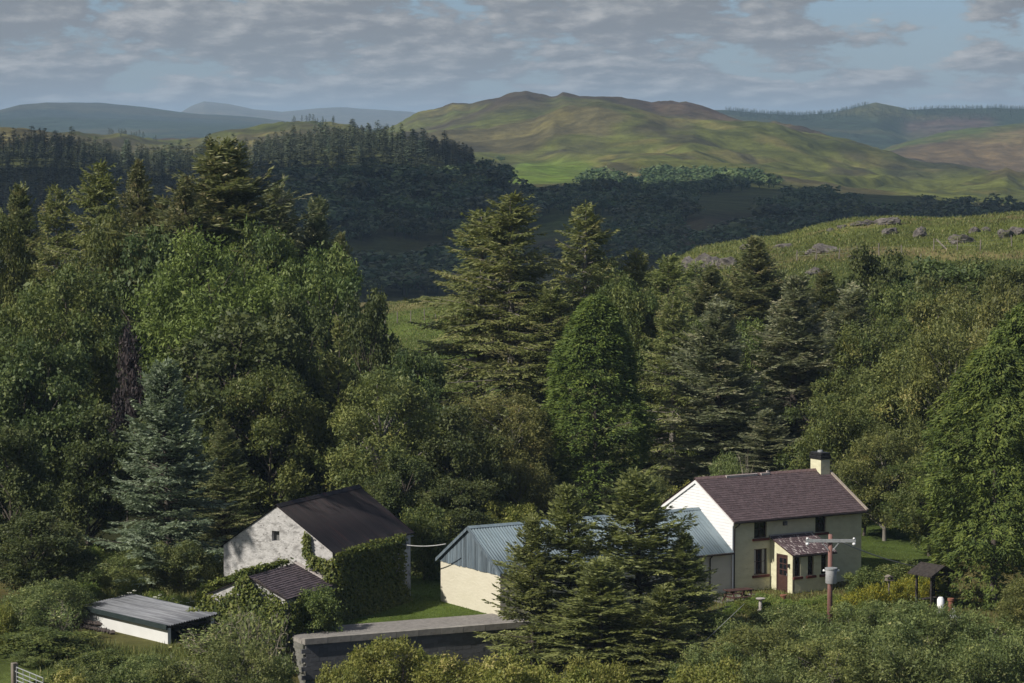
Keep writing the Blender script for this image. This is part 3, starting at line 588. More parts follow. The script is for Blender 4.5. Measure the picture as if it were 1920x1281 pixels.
MB().box(PX0 - 0.45, PX0 - 0.01, d0 - 0.1, d1 + 0.1, -0.25, 0.02).build('door_step', M_whiteplastic, porch, bevel=0.01)
MB().box(PX0 - 0.10, PX0 - 0.004, yf + 0.20, yf + 0.30, 1.42, 1.62).build('porch_lamp', M_black, porch)

# ---------------------------------------------------------------- long low outbuilding joined to the gable
SL, SW, SE, SR = 14.51, 6.244, 2.297, 4.243
S0 = (H0[0], H0[1], 0)
shed = empty('outbuilding', S0, HYAW); tag(shed, 'long low cream outbuilding with blue-grey corrugated roof and blue boarded gable', 'outbuilding')
oy = 0.13; sm = SW / 2
wh = [(-2.75, -1.85, 0.95, 2.0), (-6.2, -5.3, 0.95, 2.0)]
mb = MB(); wall_face(mb, -0.01, SE + 0.01, wh, y=oy, x0=-SL + 0.06, z0=-0.5)
mb.add([(-SL + 0.06, oy, -0.5), (-SL + 0.06, SW - 0.12, -0.5), (-SL + 0.06, SW - 0.12, SE - 0.05), (-SL + 0.06, oy, SE - 0.05)], [(3, 2, 1, 0)])
mb.add([(-SL + 0.06, SW - 0.12, -0.5), (-0.01, SW - 0.12, -0.5), (-0.01, SW - 0.12, SE), (-SL + 0.06, SW - 0.12, SE)], [(3, 2, 1, 0)])
mb.box(-SL + 0.5, -0.3, 0.8, 0.85, 0, SE - 0.1)
mb.build('wall', surface('cream_masonry_paint', (0.549, 0.513, 0.410), (0.522, 0.486, 0.383), 1.0, 0.9, bump=0.35, bscale=4.0, bdist=0.05, stretch=(1, 1, 2.2), stain=(0.360, 0.338, 0.261), sscale=0.9, slo=0.58, shi=0.85), shed)
for h in wh: window(shed, *h, oy, bars=(1, 1))
pitchS = (SR - SE) / sm
gb = MB().prism([(oy, SE - 0.055), (SW - 0.12, SE - 0.055), (sm, SR - 0.10)], -SL + 0.062, -SL + 0.12, 'x').build('gable_backing', M_darkwood, shed)
r_ = random.Random(5); y = 0.0
while y < SW - 0.02:
    y2 = min(y + 0.178, SW)
    def gt(q): return SE + min(q, SW - q) * pitchS - 0.05
    lowz = SE - 0.16 - r_.uniform(0, 0.04)
    if gt((y + y2) / 2) - lowz > 0.06:
        yc = (y + y2) / 2; V = []
        xo = -SL + 0.025 + r_.uniform(-0.006, 0.006)
        pb = MB()
        pb.hexa([(xo, y + 0.005, lowz), (xo, y2 - 0.005, lowz), (xo + 0.03, y2 - 0.005, lowz), (xo + 0.03, y + 0.005, lowz),
                 (xo, y + 0.005, gt(y + 0.01)), (xo, y2 - 0.005, gt(y2 - 0.01)), (xo + 0.03, y2 - 0.005, gt(y2 - 0.01)), (xo + 0.03, y + 0.005, gt(y + 0.01))], r_.random())
        pb.build('plank', M_blueplank, gb)
    y = y2
rf = MB().prism([(0.05, SE - 0.02), (sm, SR - 0.10), (SW - 0.05, SE - 0.02), (sm, SR - 0.18)], -SL + 0.15, -0.02, 'x').build('roof', M_darkwood, shed)
sl = math.hypot(sm + 0.12, (sm + 0.12) * pitchS); ang = math.atan(pitchS)
sme = sheet_mesh(1.02, sl, 0.17, 0.026); sme.materials.append(M_blueroof)
x = -SL - 0.06; k = 0
while x < -0.3:
    w_ = min(1.0, -0.03 - x) 
    piece('roof_sheet', sme, rf, (x, -0.12, SE - 0.12 * pitchS + 0.03 + 0.003 * (k % 3)), (ang, 0, 0), (w_ / 1.02 * 1.015 if w_ < 0.99 else 1, 1, 1))
    o = piece('roof_sheet', sme, rf, (x + w_, SW + 0.12, SE - 0.12 * pitchS + 0.03 + 0.003 * (k % 3)), (ang, 0, math.pi), (w_ / 1.02 if w_ < 0.99 else 1, 1, 1))
    x += 1.0; k += 1
MB().prism([(sm - 0.17, SR - 0.045), (sm, SR + 0.065), (sm + 0.17, SR - 0.045), (sm + 0.17, SR - 0.03), (sm, SR + 0.085), (sm - 0.17, SR - 0.03)], -SL - 0.07, -0.01, 'x').build('ridge_capping', M_blueroof, rf)
for (ya, yb) in ((-0.14, sm), (SW + 0.14, sm)):
    za = SE - 0.14 * pitchS; zb = SR
    m_ = MB(); m_.hexa([(-SL - 0.11, ya, za - 0.12), (-SL - 0.075, ya, za - 0.12), (-SL - 0.075, yb, zb - 0.12), (-SL - 0.11, yb, zb - 0.12), (-SL - 0.11, ya, za + 0.06), (-SL - 0.075, ya, za + 0.06), (-SL - 0.075, yb, zb + 0.06), (-SL - 0.11, yb, zb + 0.06)])
    m_.build('barge_board', M_blueplank, shed)
MB().tube([(-SL + 0.1, -0.17, SE - 0.09), (-0.06, -0.17, SE - 0.09)], 0.05, 8).build('gutter', M_gutter, shed)
MB().tube([(-1.45, -0.16, SE - 0.12), (-1.45, 0.06, SE - 0.30), (-1.45, 0.07, 1.2), (-1.45, 0.07, -0.1)], 0.036, 8).build('downpipe', M_gutter, shed)

# ---------------------------------------------------------------- whitewashed barn
BL_, BWD, BE, BR = 8.916, 6.498, 3.45, 5.73
B0 = (-8.957, 146.269, 0.0); BY = 1.1439
barn = empty('barn', B0, BY); tag(barn, 'whitewashed rubble-stone barn with dark roof, ivy on its side wall', 'barn')
bmid = BWD * 0.505
mb = MB()
def q(*pts, flip=False): mb.add(pts, [tuple(range(len(pts)))[::-1] if flip else tuple(range(len(pts)))])
wa, wb, wc, wd = 3.14, 3.58, 3.86, 4.38           # small opening high in the gable
def bz(y): return BE + (BR - 0.1 - BE) * (y / bmid if y < bmid else (BWD - y) / (BWD - bmid))
x0 = 0.06
q((x0, 0.1, -0.5), (x0, wa, -0.5), (x0, wa, bz(wa)), (x0, 0.1, bz(0.1)), flip=True)
q((x0, wa, -0.5), (x0, wb, -0.5), (x0, wb, wc), (x0, wa, wc), flip=True)
mb.add([(x0, wa, wd), (x0, wb, wd), (x0, wb, bz(wb)), (x0, bmid, bz(bmid)), (x0, wa, bz(wa))], [(4, 3, 2, 1, 0)])
q((x0, wb, -0.5), (x0, BWD - 0.1, -0.5), (x0, BWD - 0.1, bz(BWD - 0.1)), (x0, wb, bz(wb)), flip=True)
for (ya, yb, za, zb) in ((wa, wa, wc, wd), (wb, wb, wc, wd)): mb.add([(x0, ya, za), (x0 + 0.45, ya, za), (x0 + 0.45, ya, zb), (x0, ya, zb)], [(0, 1, 2, 3)])
for zz in (wc, wd): mb.add([(x0, wa, zz), (x0 + 0.45, wa, zz), (x0 + 0.45, wb, zz), (x0, wb, zz)], [(0, 1, 2, 3)])
xe = BL_ - 0.06
mb.add([(x0, 0.1, -0.5), (xe - 1.3, 0.1, -0.5), (xe - 1.3, 0.1, BE), (x0, 0.1, BE)], [(0, 1, 2, 3)])
mb.add([(xe - 0.5, 0.1, -0.5), (xe, 0.1, -0.5), (xe, 0.1, BE), (xe - 0.5, 0.1, BE)], [(0, 1, 2, 3)])
mb.add([(xe - 1.3, 0.1, -0.5), (xe - 0.5, 0.1, -0.5), (xe - 0.5, 0.1, BE - 0.9), (xe - 1.3, 0.1, BE - 0.9)], [(0, 1, 2, 3)])
q((x0, BWD - 0.1, -0.5), (xe, BWD - 0.1, -0.5), (xe, BWD - 0.1, BE), (x0, BWD - 0.1, BE), flip=True)
mb.add([(xe, 0.1, -0.5), (xe, BWD - 0.1, -0.5), (xe, BWD - 0.1, bz(BWD - 0.1)), (xe, bmid, bz(bmid)), (xe, 0.1, bz(0.1))], [(0, 1, 2, 3, 4)])
mb.box(1.5, 1.55, 0.6, BWD - 0.6, 0, BE - 0.1); mb.prism([(1.6, BE - 0.1), (BWD - 1.6, BE - 0.1), (bmid, BR - 0.6)], 1.5, 1.55, 'x'); mb.box(1.5, xe - 0.3, 0.75, 0.8, 0, BE)
mb.build('wall', M_whitewash, barn)
MB().box(0.30, 0.34, wa + 0.002, wb - 0.002, wc + 0.002, wd - 0.002).build('shutter', surface('grey_shutter', (0.10, 0.10, 0.10), (0.14, 0.14, 0.135), 5, 0.9), barn)
brf = MB().prism([(-0.10, BE - 0.10), (bmid, BR - 0.09), (BWD + 0.10, BE - 0.10), (BWD + 0.10, BE - 0.05), (bmid, BR - 0.03), (-0.10, BE - 0.05)], 0.02, BL_, 'x').build('roof', M_barnroof, barn)
ba = math.atan((BR - BE) / bmid); bl = math.hypot(bmid + 0.14, BR - BE + 0.14 * (BR - BE) / bmid)
bme = sheet_mesh(0.93, bl, 0.0775 * 2, 0.013); bme.materials.append(M_barnroof); x = -0.02; k = 0
while x < BL_ - 0.1:
    piece('roof_sheet', bme, brf, (x, -0.14, BE - 0.14 * math.tan(ba) + 0.004 * (k % 2)), (ba, 0, 0), (1, 1, 1))
    piece('roof_sheet', bme, brf, (x + 0.93, BWD + 0.14, BE - 0.14 * math.tan(ba) + 0.004 * (k % 2)), (ba, 0, math.pi), (1, 0.985, 1)); x += 0.9; k += 1
MB().prism([(bmid - 0.2, BR - 0.13), (bmid, BR + 0.02), (bmid + 0.2, BR - 0.13), (bmid + 0.2, BR - 0.11), (bmid, BR + 0.045), (bmid - 0.2, BR - 0.11)], -0.05, BL_ + 0.2, 'x').build('ridge_capping', M_barnroof, brf)
MB().tube([(xe - 1.0, -0.08, BE - 0.2), (xe - 0.2, -0.16, BE - 0.2)], 0.03).build('cable_bracket', M_metal, barn)
# slated lean-to against the barn gable
lt = empty('slated_outhouse', B0, BY); tag(lt, 'low slate-roofed outhouse smothered in ivy against the barn gable', 'outhouse')
LL, LR_, LE = 4.9, 2.80, 1.86; ly0, lym, ly1 = 0.05, 2.2, 4.4
mb = MB(); mb.prism([(ly0 + 0.1, -0.5), (ly1 - 0.1, -0.5), (ly1 - 0.1, LE - 0.05), (lym, LR_ - 0.08), (ly0 + 0.1, LE - 0.05)], -LL + 0.1, 0.05, 'x').build('wall', M_whitewash, lt)
lrf = MB().prism([(ly0 - 0.05, LE - 0.09), (lym, LR_ - 0.05), (ly1 + 0.05, LE - 0.09), (ly1 + 0.05, LE - 0.04), (lym, LR_), (ly0 - 0.05, LE - 0.04)], -LL, 0.03, 'x').build('roof', M_darkwood, lt)
M_slate3 = surface('dark_slate', (0.066, 0.050, 0.056), (0.098, 0.078, 0.086), 8.0, 0.7, tint=0.30)
slates(lrf, -LL - 0.03, 0.02, ly0 - 0.08, LE - 0.045, lym, LR_ + 0.002, 0.30, 0.165, M_slate3, up=0.030, seed=21)
slates(lrf, -LL - 0.03, 0.02, ly1 + 0.08, LE - 0.045, lym, LR_ + 0.002, 0.30, 0.22, M_slate3, seed=22)
MB().hexa([(-0.14, ly0, LE + 0.02), (0.05, ly0, LE + 0.02), (0.05, lym, LR_ + 0.04), (-0.14, lym, LR_ + 0.04), (-0.14, ly0, LE + 0.09), (0.05, ly0, LE + 0.12), (0.05, lym, LR_ + 0.14), (-0.14, lym, LR_ + 0.11)]).build('mortar_fillet', M_mortar, lrf)

# ---------------------------------------------------------------- white garage under a sheet roof
G0 = (-21.726, 146.825, 0.0); GYW = math.radians(-50.06); GL, GWD, GF, GR = 7.85, 2.92, 0.702, 0.982
gar = empty('garage', (G0[0], G0[1], -0.9), GYW); tag(gar, 'low white rendered garage with ribbed grey sheet roof and dark green fascia', 'garage')
zb_ = 0.9
mb = MB().box(0.15, GL - 0.15, 0.10, 0.28, -1.2, GF - 0.16 + zb_).box(0.15, 0.33, 0.285, GWD - 0.1, -1.2, GF - 0.13 + zb_).box(0.335, GL - 0.15, GWD - 0.28, GWD - 0.1, -1.2, GR - 0.14 + zb_)
mb.build('wall', M_garage, gar)
MB().box(GL - 0.33, GL - 0.16, 1.30, 1.45, -1.0, GF - 0.04 + zb_).box(GL - 0.30, GL - 0.18, 0.29, GWD - 0.29, GF - 0.16 + zb_, GF - 0.05 + zb_).build('door_post', M_darkwood, gar)
ga = math.atan2(GR - GF, GWD)
grf = MB().hexa([(0.02, -0.02, GF - 0.09 + zb_), (GL - 0.02, -0.02, GF - 0.09 + zb_), (GL - 0.02, GWD + 0.02, GR - 0.09 + zb_), (0.02, GWD + 0.02, GR - 0.09 + zb_),
                 (0.02, -0.02, GF - 0.035 + zb_), (GL - 0.02, -0.02, GF - 0.035 + zb_), (GL - 0.02, GWD + 0.02, GR - 0.035 + zb_), (0.02, GWD + 0.02, GR - 0.035 + zb_)]).build('roof', M_darkwood, gar)
gl = math.hypot(GWD, GR - GF)
gme = sheet_mesh(gl / 4 + 0.04, GL + 0.16, 0.148, 0.030); gme.materials.append(M_greysheet)
for k in range(4):
    c0 = k * gl / 4
    piece('roof_sheet', gme, grf, (GL + 0.08, c0 * math.cos(ga), GF + c0 * math.sin(ga) + zb_ + 0.004 * (k % 2)), (0, -ga, math.pi / 2), (1, 1, 1))
MB().box(-0.06, GL + 0.06, -0.13, -0.03, GF - 0.20 + zb_, GF + 0.03 + zb_).build('fascia', M_green_trim, gar)
MB().box(-0.06, GL + 0.06, GWD + 0.03, GWD + 0.09, GR - 0.10 + zb_, GR + 0.04 + zb_).build('rear_trim', M_green_trim, gar)
MB().box(0.05, GL - 0.05, 0.0, 0.09, GF - 0.27 + zb_, GF - 0.205 + zb_).build('soffit_strip', surface('soffit', (0.45, 0.42, 0.39), (0.4, 0.38, 0.35), 3, 0.8), gar)

# ---------------------------------------------------------------- retaining block with coping
blk = empty('retaining_wall', (BA[0], BA[1], 0.0), BYAW); tag(blk, 'broad flat-topped concrete retaining wall with dark block face below the lawn', 'wall')
MB().box(0.0, BLEN, -BW + 0.30, 0.10, -0.20, 0.085).build('top_slab', M_concrete, blk)
MB().box(0.1, BLEN - 0.1, -BW + 0.16, -0.1, -3.6, -0.22).build('core', M_paleblock, blk)
x = 0.0; k = 0; cme = None
while x < BLEN:
    if cme is None: o = MB().box(0, 1.185, 0, 0.36, 0, 0.30).build('coping_stone', M_coping, blk, bevel=0.012); cme = o; o.location = (x, -BW - 0.06, -0.165)
    else:
        o = piece('coping_stone', cme.data, blk, (x, -BW - 0.06 + 0.004 * (k % 3), -0.165 + 0.004 * (k % 2)))
    x += 1.2; k += 1
bw = None; r_ = random.Random(9)
for row in range(12):
    z = -0.17 - 0.215 * (row + 1); x = 0.1 - (row % 2) * 0.225
    while x < BLEN - 0.1:
        if bw is None:
            o = MB().box(0, 0.44, 0, 0.10, 0, 0.208).build('block', M_blockwall, blk); bw = o; o.location = (max(x, 0.1), -BW + 0.05, z)
        elif row < 8 and x < 9.5: piece('block', bw.data, blk, (x, -BW + 0.05 + r_.uniform(-0.004, 0.004), z))
        x += 0.45
for row in range(10):
    z = -0.18 - 0.235 * (row + 1)
    for j in range(6):
        yy = -BW + 0.165 + j * 0.45 + (row % 2) * 0.2
        if yy + 0.44 < -0.1: MB().box(-0.02, 0.09, yy, yy + 0.44, z, z + 0.222).build('end_block', M_paleblock, blk) if row < 6 else None
MB().box(-0.03, 0.12, -BW + 0.35, -0.1, -0.175, -0.01).build('end_coping', M_coping, blk)
b2 = MB().box(9.5, BLEN - 0.12, -BW + 0.06, -BW + 0.15, -3.6, -0.18).build('face_render', M_blockwall, blk)

# ---------------------------------------------------------------- power pole
pp = at(1557, 1005, 146.0); gzp = float(ground(pp[0], pp[1])); PH = pp[2] - gzp
pole = empty('power_pole', (pp[0], pp[1], gzp), 0.0); tag(pole, 'brown wooden power pole with white crossarm and grey pole-mounted transformer', 'power pole')
MB().tube([(0, 0, -0.6), (0, 0, PH * 0.5), (0, 0, PH + 0.08)], [0.15, 0.125, 0.105], 12).build('shaft', M_polewood, pole, smooth=True)
arm = MB().box(-1.25, 1.25, -0.21, -0.11, PH - 0.30, PH - 0.15).build('crossarm', M_metal, pole); arm.rotation_euler = (0, 0, 0.0)
for s in (-1, 1):
    MB().bar((s * 0.42, -0.16, PH - 0.31), (s * 0.10, -0.13, PH - 0.72), 0.045).build('brace', M_metal, pole)
    i_ = MB().tube([(s * 1.17, -0.16, PH - 0.31), (s * 1.17, -0.16, PH - 0.38), (s * 1.17, -0.16, PH - 0.46)], [0.05, 0.10, 0.055], 10).tube([(s * 1.17, -0.16, PH - 0.145), (s * 1.17, -0.16, PH - 0.07)], [0.07, 0.05], 10)
    i_.build('insulator', M_whiteplastic, pole, smooth=True)
zt = at(1554, 1092, 146)[2] - gzp; z2 = at(1554, 1063, 146)[2] - gzp
can = MB().tube([(0, -0.46, zt), (0, -0.46, zt + 0.04), (0, -0.46, z2 - 0.1), (0, -0.46, z2 - 0.06)], [0.24, 0.285, 0.285, 0.29], 20).build('transformer', M_can, pole, smooth=True)
MB().tube([(0, -0.46, z2 - 0.06), (0, -0.46, z2 + 0.02), (0, -0.46, z2 + 0.035)], [0.315, 0.315, 0.22], 20).build('transformer_lid', M_metal, can)
for s in (-1, 1): MB().tube([(s * 0.24, -0.46, z2 - 0.16), (s * 0.36, -0.46, z2 - 0.12), (s * 0.41, -0.46, z2 - 0.10)], [0.03, 0.06, 0.05], 10).build('bushing', M_whiteplastic, can, smooth=True)
MB().box(-0.10, 0.10, -0.20, -0.10, zt + 0.2, z2 - 0.15).build('bracket', M_metal, pole)
def wire(name, a, b, sag, r, label, cat, mat=M_cable):
    a, b = Vector(a), Vector(b); pts = [a.lerp(b, t / 14) - Vector((0, 0, sag * 4 * (t / 14) * (1 - t / 14))) for t in range(15)]
    o = MB().tube(pts, r, 5).build(name, mat, smooth=True); tag(o, label, cat); return o
wire('overhead_cable', at(1572, 1014, 145.9), at(1790, 1072, 155.0), 0.30, 0.033, 'pale service cable sagging from the power pole towards the garden shelter', 'cable')
wire('barn_cable', at(750, 1020, 152.5), at(836, 1020, 150.2), 0.12, 0.028, 'pale cable strung between the barn eave and the boarded gable', 'cable')
wire('stay_wire', at(1396, 1132, 140.0), at(1290, 1232, 136.0), 0.0, 0.011, 'thin grey stay wire slanting down between dark spruce and leafy shrubs', 'wire')

# ---------------------------------------------------------------- garden things
def stand(px, d): p = at(px, 1100, d); return (p[0], p[1], float(ground(p[0], p[1])))
pt = empty('picnic_table', stand(1385, 151.6), 0.50); tag(pt, 'brown wooden picnic table with bench seats outside the cottage', 'picnic table')
for k in range(5): MB().box(-0.75, 0.75, -0.36 + k * 0.146, -0.36 + k * 0.146 + 0.138, 0.72, 0.76).build('tabletop_plank', M_brownwood, pt)
for s in (-1, 1):
    for k in range(2): MB().box(-0.75, 0.75, s * 0.62 + (k - 1) * 0.145, s * 0.62 + (k - 1) * 0.145 + 0.137, 0.42, 0.455).build('bench_plank', M_brownwood, pt)
    for e in (-0.55, 0.55): MB().bar((e, s * 0.70, 0.0), (e, s * 0.25, 0.715), 0.05, 0.09).build('leg', M_brownwood, pt)
for e in (-0.55, 0.55):
    MB().bar((e + 0.052, -0.76, 0.37), (e + 0.052, 0.76, 0.37), 0.045, 0.09).bar((e + 0.052, -0.34, 0.67), (e + 0.052, 0.34, 0.67), 0.045, 0.08).build('cross_rail', M_brownwood, pt)
sp = stand(1749, 150.5)
gz_ = empty('garden_shelter', sp, 0.62); tag(gz_, 'dark wooden pitched-roof garden shelter on posts beside yellow flowers', 'shelter')
zz = at(1749, 1057, 150.5)[2] - sp[2]
for sx in (-1, 1):
    for sy in (-1, 1): MB().box(sx * 0.62 - 0.05, sx * 0.62 + 0.05, sy * 0.55 - 0.05, sy * 0.55 + 0.05, -0.2, zz - 0.45).build('post', M_darkwood, gz_)
for s in (-1, 1):
    MB().hexa([(0, -0.9, zz - 0.08), (s * 0.95, -0.9, zz - 0.55), (s * 0.95, 0.9, zz - 0.55), (0, 0.9, zz - 0.08), (0, -0.9, zz), (s * 0.95, -0.9, zz - 0.47), (s * 0.95, 0.9, zz - 0.47), (0, 0.9, zz)]).build('roof_slope', M_darkwood, gz_)
MB().box(-0.62, 0.62, -0.59, -0.53, zz - 0.56, zz - 0.45).build('beam', M_darkwood, gz_)
MB().box(0.59, 0.65, -0.50, 0.50, 0.75, 0.85).box(0.59, 0.65, -0.5, 0.5, 0.45, 0.52).build('rail', M_darkwood, gz_)
MB().box(-0.5, 0.55, 0.1, 0.5, 0.42, 0.47).build('bench', M_darkwood, gz_)
w0 = stand(1764, 147.5); wz = at(1764, 1121, 147.5)[2] - w0[2]
tub = empty('white_tub', w0); tag(tub, 'round white plastic water butt below the garden shelter', 'water butt')
MB().tube([(0, 0, 0), (0, 0, wz * 0.5), (0, 0, wz - 0.06), (0, 0, wz)], [0.15, 0.185, 0.175, 0.12], 14).build('body', M_whiteplastic, tub, smooth=True)
MB().tube([(0, 0, wz + 0.001), (0, 0, wz + 0.04)], [0.14, 0.10], 14).build('lid', M_whiteplastic, tub)
p0 = stand(1783, 148.6); pzz = at(1783, 1122, 148.6)[2] - p0[2]
tag(MB().tube([(0, 0, 0), (0, 0, pzz - 0.16), (0, 0, pzz - 0.12), (0, 0, pzz)], [0.10, 0.14, 0.17, 0.17], 14).build('terracotta_urn', M_terracotta, loc=p0), 'terracotta urn standing by the garden shelter rail', 'urn')
c0 = stand(1793, 146.5); czz = at(1793, 1142, 146.5)[2] - c0[2]
chr_ = empty('metal_chair', c0, 0.7); tag(chr_, 'white wire garden chair half hidden in the hedge', 'garden chair')
for sx in (-1, 1):
    for sy in (-1, 1): MB().bar((sx * 0.19, sy * 0.19, 0), (sx * 0.18, sy * 0.18, czz - 0.45), 0.028).build('leg', M_whiteplastic, chr_)
MB().box(-0.21, 0.21, -0.21, 0.21, czz - 0.45, czz - 0.42).build('seat', M_whiteplastic, chr_)
a_ = [(math.cos(t) * 0.2, 0.2, czz - 0.4 + math.sin(t) * 0.4) for t in np.linspace(0, math.pi, 9)]
MB().tube(a_, 0.016, 6).bar((0, 0.2, czz - 0.42), (0, 0.2, czz), 0.02).bar((-0.1, 0.2, czz - 0.42), (-0.1, 0.2, czz - 0.06), 0.018).bar((0.1, 0.2, czz - 0.42), (0.1, 0.2, czz - 0.06), 0.018).build('backrest', M_whiteplastic, chr_)
bt0 = stand(1667, 151.0); bzz = at(1667, 1078, 151)[2] - bt0[2]
bt = empty('bird_table', bt0, 0.4); tag(bt, 'small wooden bird table on a post among yellow flowers', 'bird table')
MB().bar((0, 0, 0), (0, 0, bzz - 0.3), 0.07).build('post', M_postwood, bt)
MB().box(-0.2, 0.2, -0.16, 0.16, bzz - 0.3, bzz - 0.26).build('tray', M_postwood, bt)
MB().prism([(-0.22, bzz - 0.10), (0.22, bzz - 0.10), (0, bzz)], -0.17, 0.17, 'y').build('roof', M_postwood, bt)
MB().box(-0.17, -0.14, -0.12, 0.12, bzz - 0.26, bzz - 0.1).box(0.14, 0.17, -0.12, 0.12, bzz - 0.26, bzz - 0.1).build('side', M_postwood, bt)
bb0 = stand(1426, 149.6)
bb = empty('stone_bird_bath', bb0); tag(bb, 'small grey stone bird bath in the front garden', 'bird bath')
MB().tube([(0, 0, 0), (0, 0, 0.08), (0, 0, 0.5)], [0.17, 0.10, 0.08], 10).build('pedestal', M_mortar, bb)
MB().tube([(0, 0, 0.5), (0, 0, 0.6), (0, 0, 0.64)], [0.08, 0.24, 0.25], 14).build('basin', M_mortar, bb)
tp0 = stand(1469, 152.2)
tag(MB().tube([(0, 0, 0), (0, 0, 0.28), (0, 0, 0.30), (0, 0, 0.36)], [0.11, 0.16, 0.185, 0.185], 12).build('plant_pot', M_terracotta, loc=tp0), 'brown plant pot beside the porch door step', 'plant pot')
pv = MB(); pvo = empty('paved_terrace', (H0[0], H0[1], 0), HYAW); pvo['kind'] = 'structure'
r_ = random.Random(12)
for i in range(6):
    for j in range(4):
        x, y = -2.4 + i * 0.8, -2.4 + j * 0.6
        MB().box(x, x + 0.78, y, y + 0.58, -0.08, 0.05 + r_.uniform(0, 0.012), r_.random()).build('flagstone', M_flag, pvo)

# gate at the foot of the slope
gd = min(np.arange(124, 140, 0.1), key=lambda q_: abs(at(27, 1243, q_)[2] - float(ground(*at(27, 1243, q_)[:2])) - 1.2))
gp = at(27, 1243, gd); gg = float(ground(gp[0], gp[1]))
gate = empty('field_gate', (gp[0], gp[1], gg), -1.02); tag(gate, 'galvanised metal field gate hung on a stout grey wooden post', 'gate')
ph_ = max(gp[2] - gg, 0.9)
MB().box(-0.14, 0.14, -0.13, 0.13, -0.4, ph_).build('gatepost', M_postwood, gate, bevel=0.02)
for k, zr in enumerate((0.28, 0.46, 0.66, 0.88, 1.12)): MB().tube([(0.25, 0, zr * ph_ / 1.3), (3.4, 0, zr * ph_ / 1.3)], 0.026, 8).build('rail', M_metal, gate)
for xx in (0.25, 1.05, 1.85, 2.6, 3.4): MB().tube([(xx, 0, 0.28 * ph_ / 1.3), (xx, 0, 1.12 * ph_ / 1.3)], 0.022, 8).build('upright', M_metal, gate)
MB().bar((0.14, 0, 0.9 * ph_ / 1.3), (0.27, 0, 0.9 * ph_ / 1.3), 0.05).build('hinge', M_metal, gate)

# ---------------------------------------------------------------- knoll: outcrops and fence
def hit(px, py, d0, d1, n=700):
    d = ray(px, py); t = np.linspace(d0, d1, n); P = np.array([0, 0, ZC]) + d[None] * t[:, None]
    b = np.nonzero(P[:, 2] < ground(P[:, 0], P[:, 1]))[0]
    return P[b[0]] if len(b) else P[-1]
def rock_mesh(seed):
    bm = bmesh.new(); bmesh.ops.create_icosphere(bm, subdivisions=4, radius=1.0)
    r = np.random.default_rng(seed); cuts = r.normal(size=(9, 3)); cuts /= np.linalg.norm(cuts, axis=1)[:, None]; lim = r.uniform(0.5, 0.85, 9)
    Q = []
    for v in bm.verts:
        p = np.array(v.co)
        for n, l in zip(cuts, lim):
            e = p @ n - l
            if e > 0: p = p - n * e * 0.92
        Q.append(p)
    Q = np.array(Q); st = Q[:, 0] * 0.5 + Q[:, 2] * 0.9 + 0.3 * fbm(Q[:, 0] * 2, Q[:, 1] * 2, seed, 3)
    Q *= (1 + 0.55 * (fbm(Q[:, 0] * 3.1 + seed, Q[:, 1] * 3.1 + Q[:, 2] * 2.3, seed, 4) - 0.5) + 0.16 * np.abs((st * 3.2) % 1 - 0.5))[:, None]
    for v, p in zip(bm.verts, Q): v.co = p
    me = bpy.data.meshes.new('rock'); bm.to_mesh(me); bm.free(); me.materials.append(M_rock); return me
RK = [rock_mesh(s) for s in (1, 2, 3, 4)]
for k, (px, py, w, h) in enumerate([(1296, 494, 44, 30), (1318, 488, 40, 34), (1340, 492, 36, 30), (1364, 490, 30, 30), (1310, 505, 40, 22), (1408, 462, 30, 14), (1545, 466, 36, 22), (1528, 470, 26, 16), (1655, 414, 44, 16), (1614, 418, 30, 12), (1632, 416, 18, 10), (1667, 432, 26, 15),
        (1722, 436, 20, 20), (1731, 429, 16, 14), (1803, 448, 36, 22), (1792, 452, 22, 14), (1825, 431, 17, 13), (1851, 429, 18, 10), (1885, 437, 28, 20), (1908, 431, 26, 20), (1602, 481, 22, 7), (1531, 507, 28, 16), (1520, 512, 16, 10), (1470, 460, 26, 12), (1580, 424, 20, 8), (1560, 430, 14, 7)]):
    p = hit(px, py + h * 0.35, 280, 420); s = p[1] / F
    o = bpy.data.objects.new('rock_outcrop', RK[k % 4]); C.objects.link(o); o.location = (p[0], p[1], p[2] - h * s * 0.02)
    o.scale = (w * s * 0.60, w * s * 0.75, h * s * 0.74); o.rotation_euler = (0.15 * math.sin(k * 3), 0.2 * math.cos(k * 2), k * 1.7)
    tag(o, 'craggy grey rock outcrop in the grass of the knoll', 'rock', 'rock outcrops on the knoll')
pr_ = MB().tube([(0, 0, -0.3), (0, 0, 1.0)], [0.055, 0.05], 7).build('fence_post', M_postwood)
spots = [(1573, 486), (1608, 483), (1648, 481), (1691, 480), (1751, 470), (1795, 470), (1838, 470), (1897, 464), (1726, 502), (1494, 490), (1530, 488)]
wires = []
for k, (px, py) in enumerate(spots):
    p = hit(px, py, 280, 420); o = pr_ if k == 0 else pr_.copy()
    if k: C.objects.link(o)
    o.location = p; o.scale = (1.2, 1.2, 1.15 + 0.12 * (k % 3)); o.rotation_euler = (0.05 * math.sin(k * 5), 0.06 * math.cos(k * 4), k)
    tag(o, 'weathered grey fence post on the grassy knoll', 'fence post', 'fence posts across the knoll'); wires.append(p)
a, b = Vector(hit(1755, 462, 280, 420)), Vector(hit(1774, 469, 280, 420))
tag(MB().bar(a + Vector((0, -0.2, 0.75)), b + Vector((0, -0.2, 0.1)), 0.10).build('fallen_rail', M_postwood), 'pale fallen wooden rail leaning against a knoll fence post', 'fence rail')
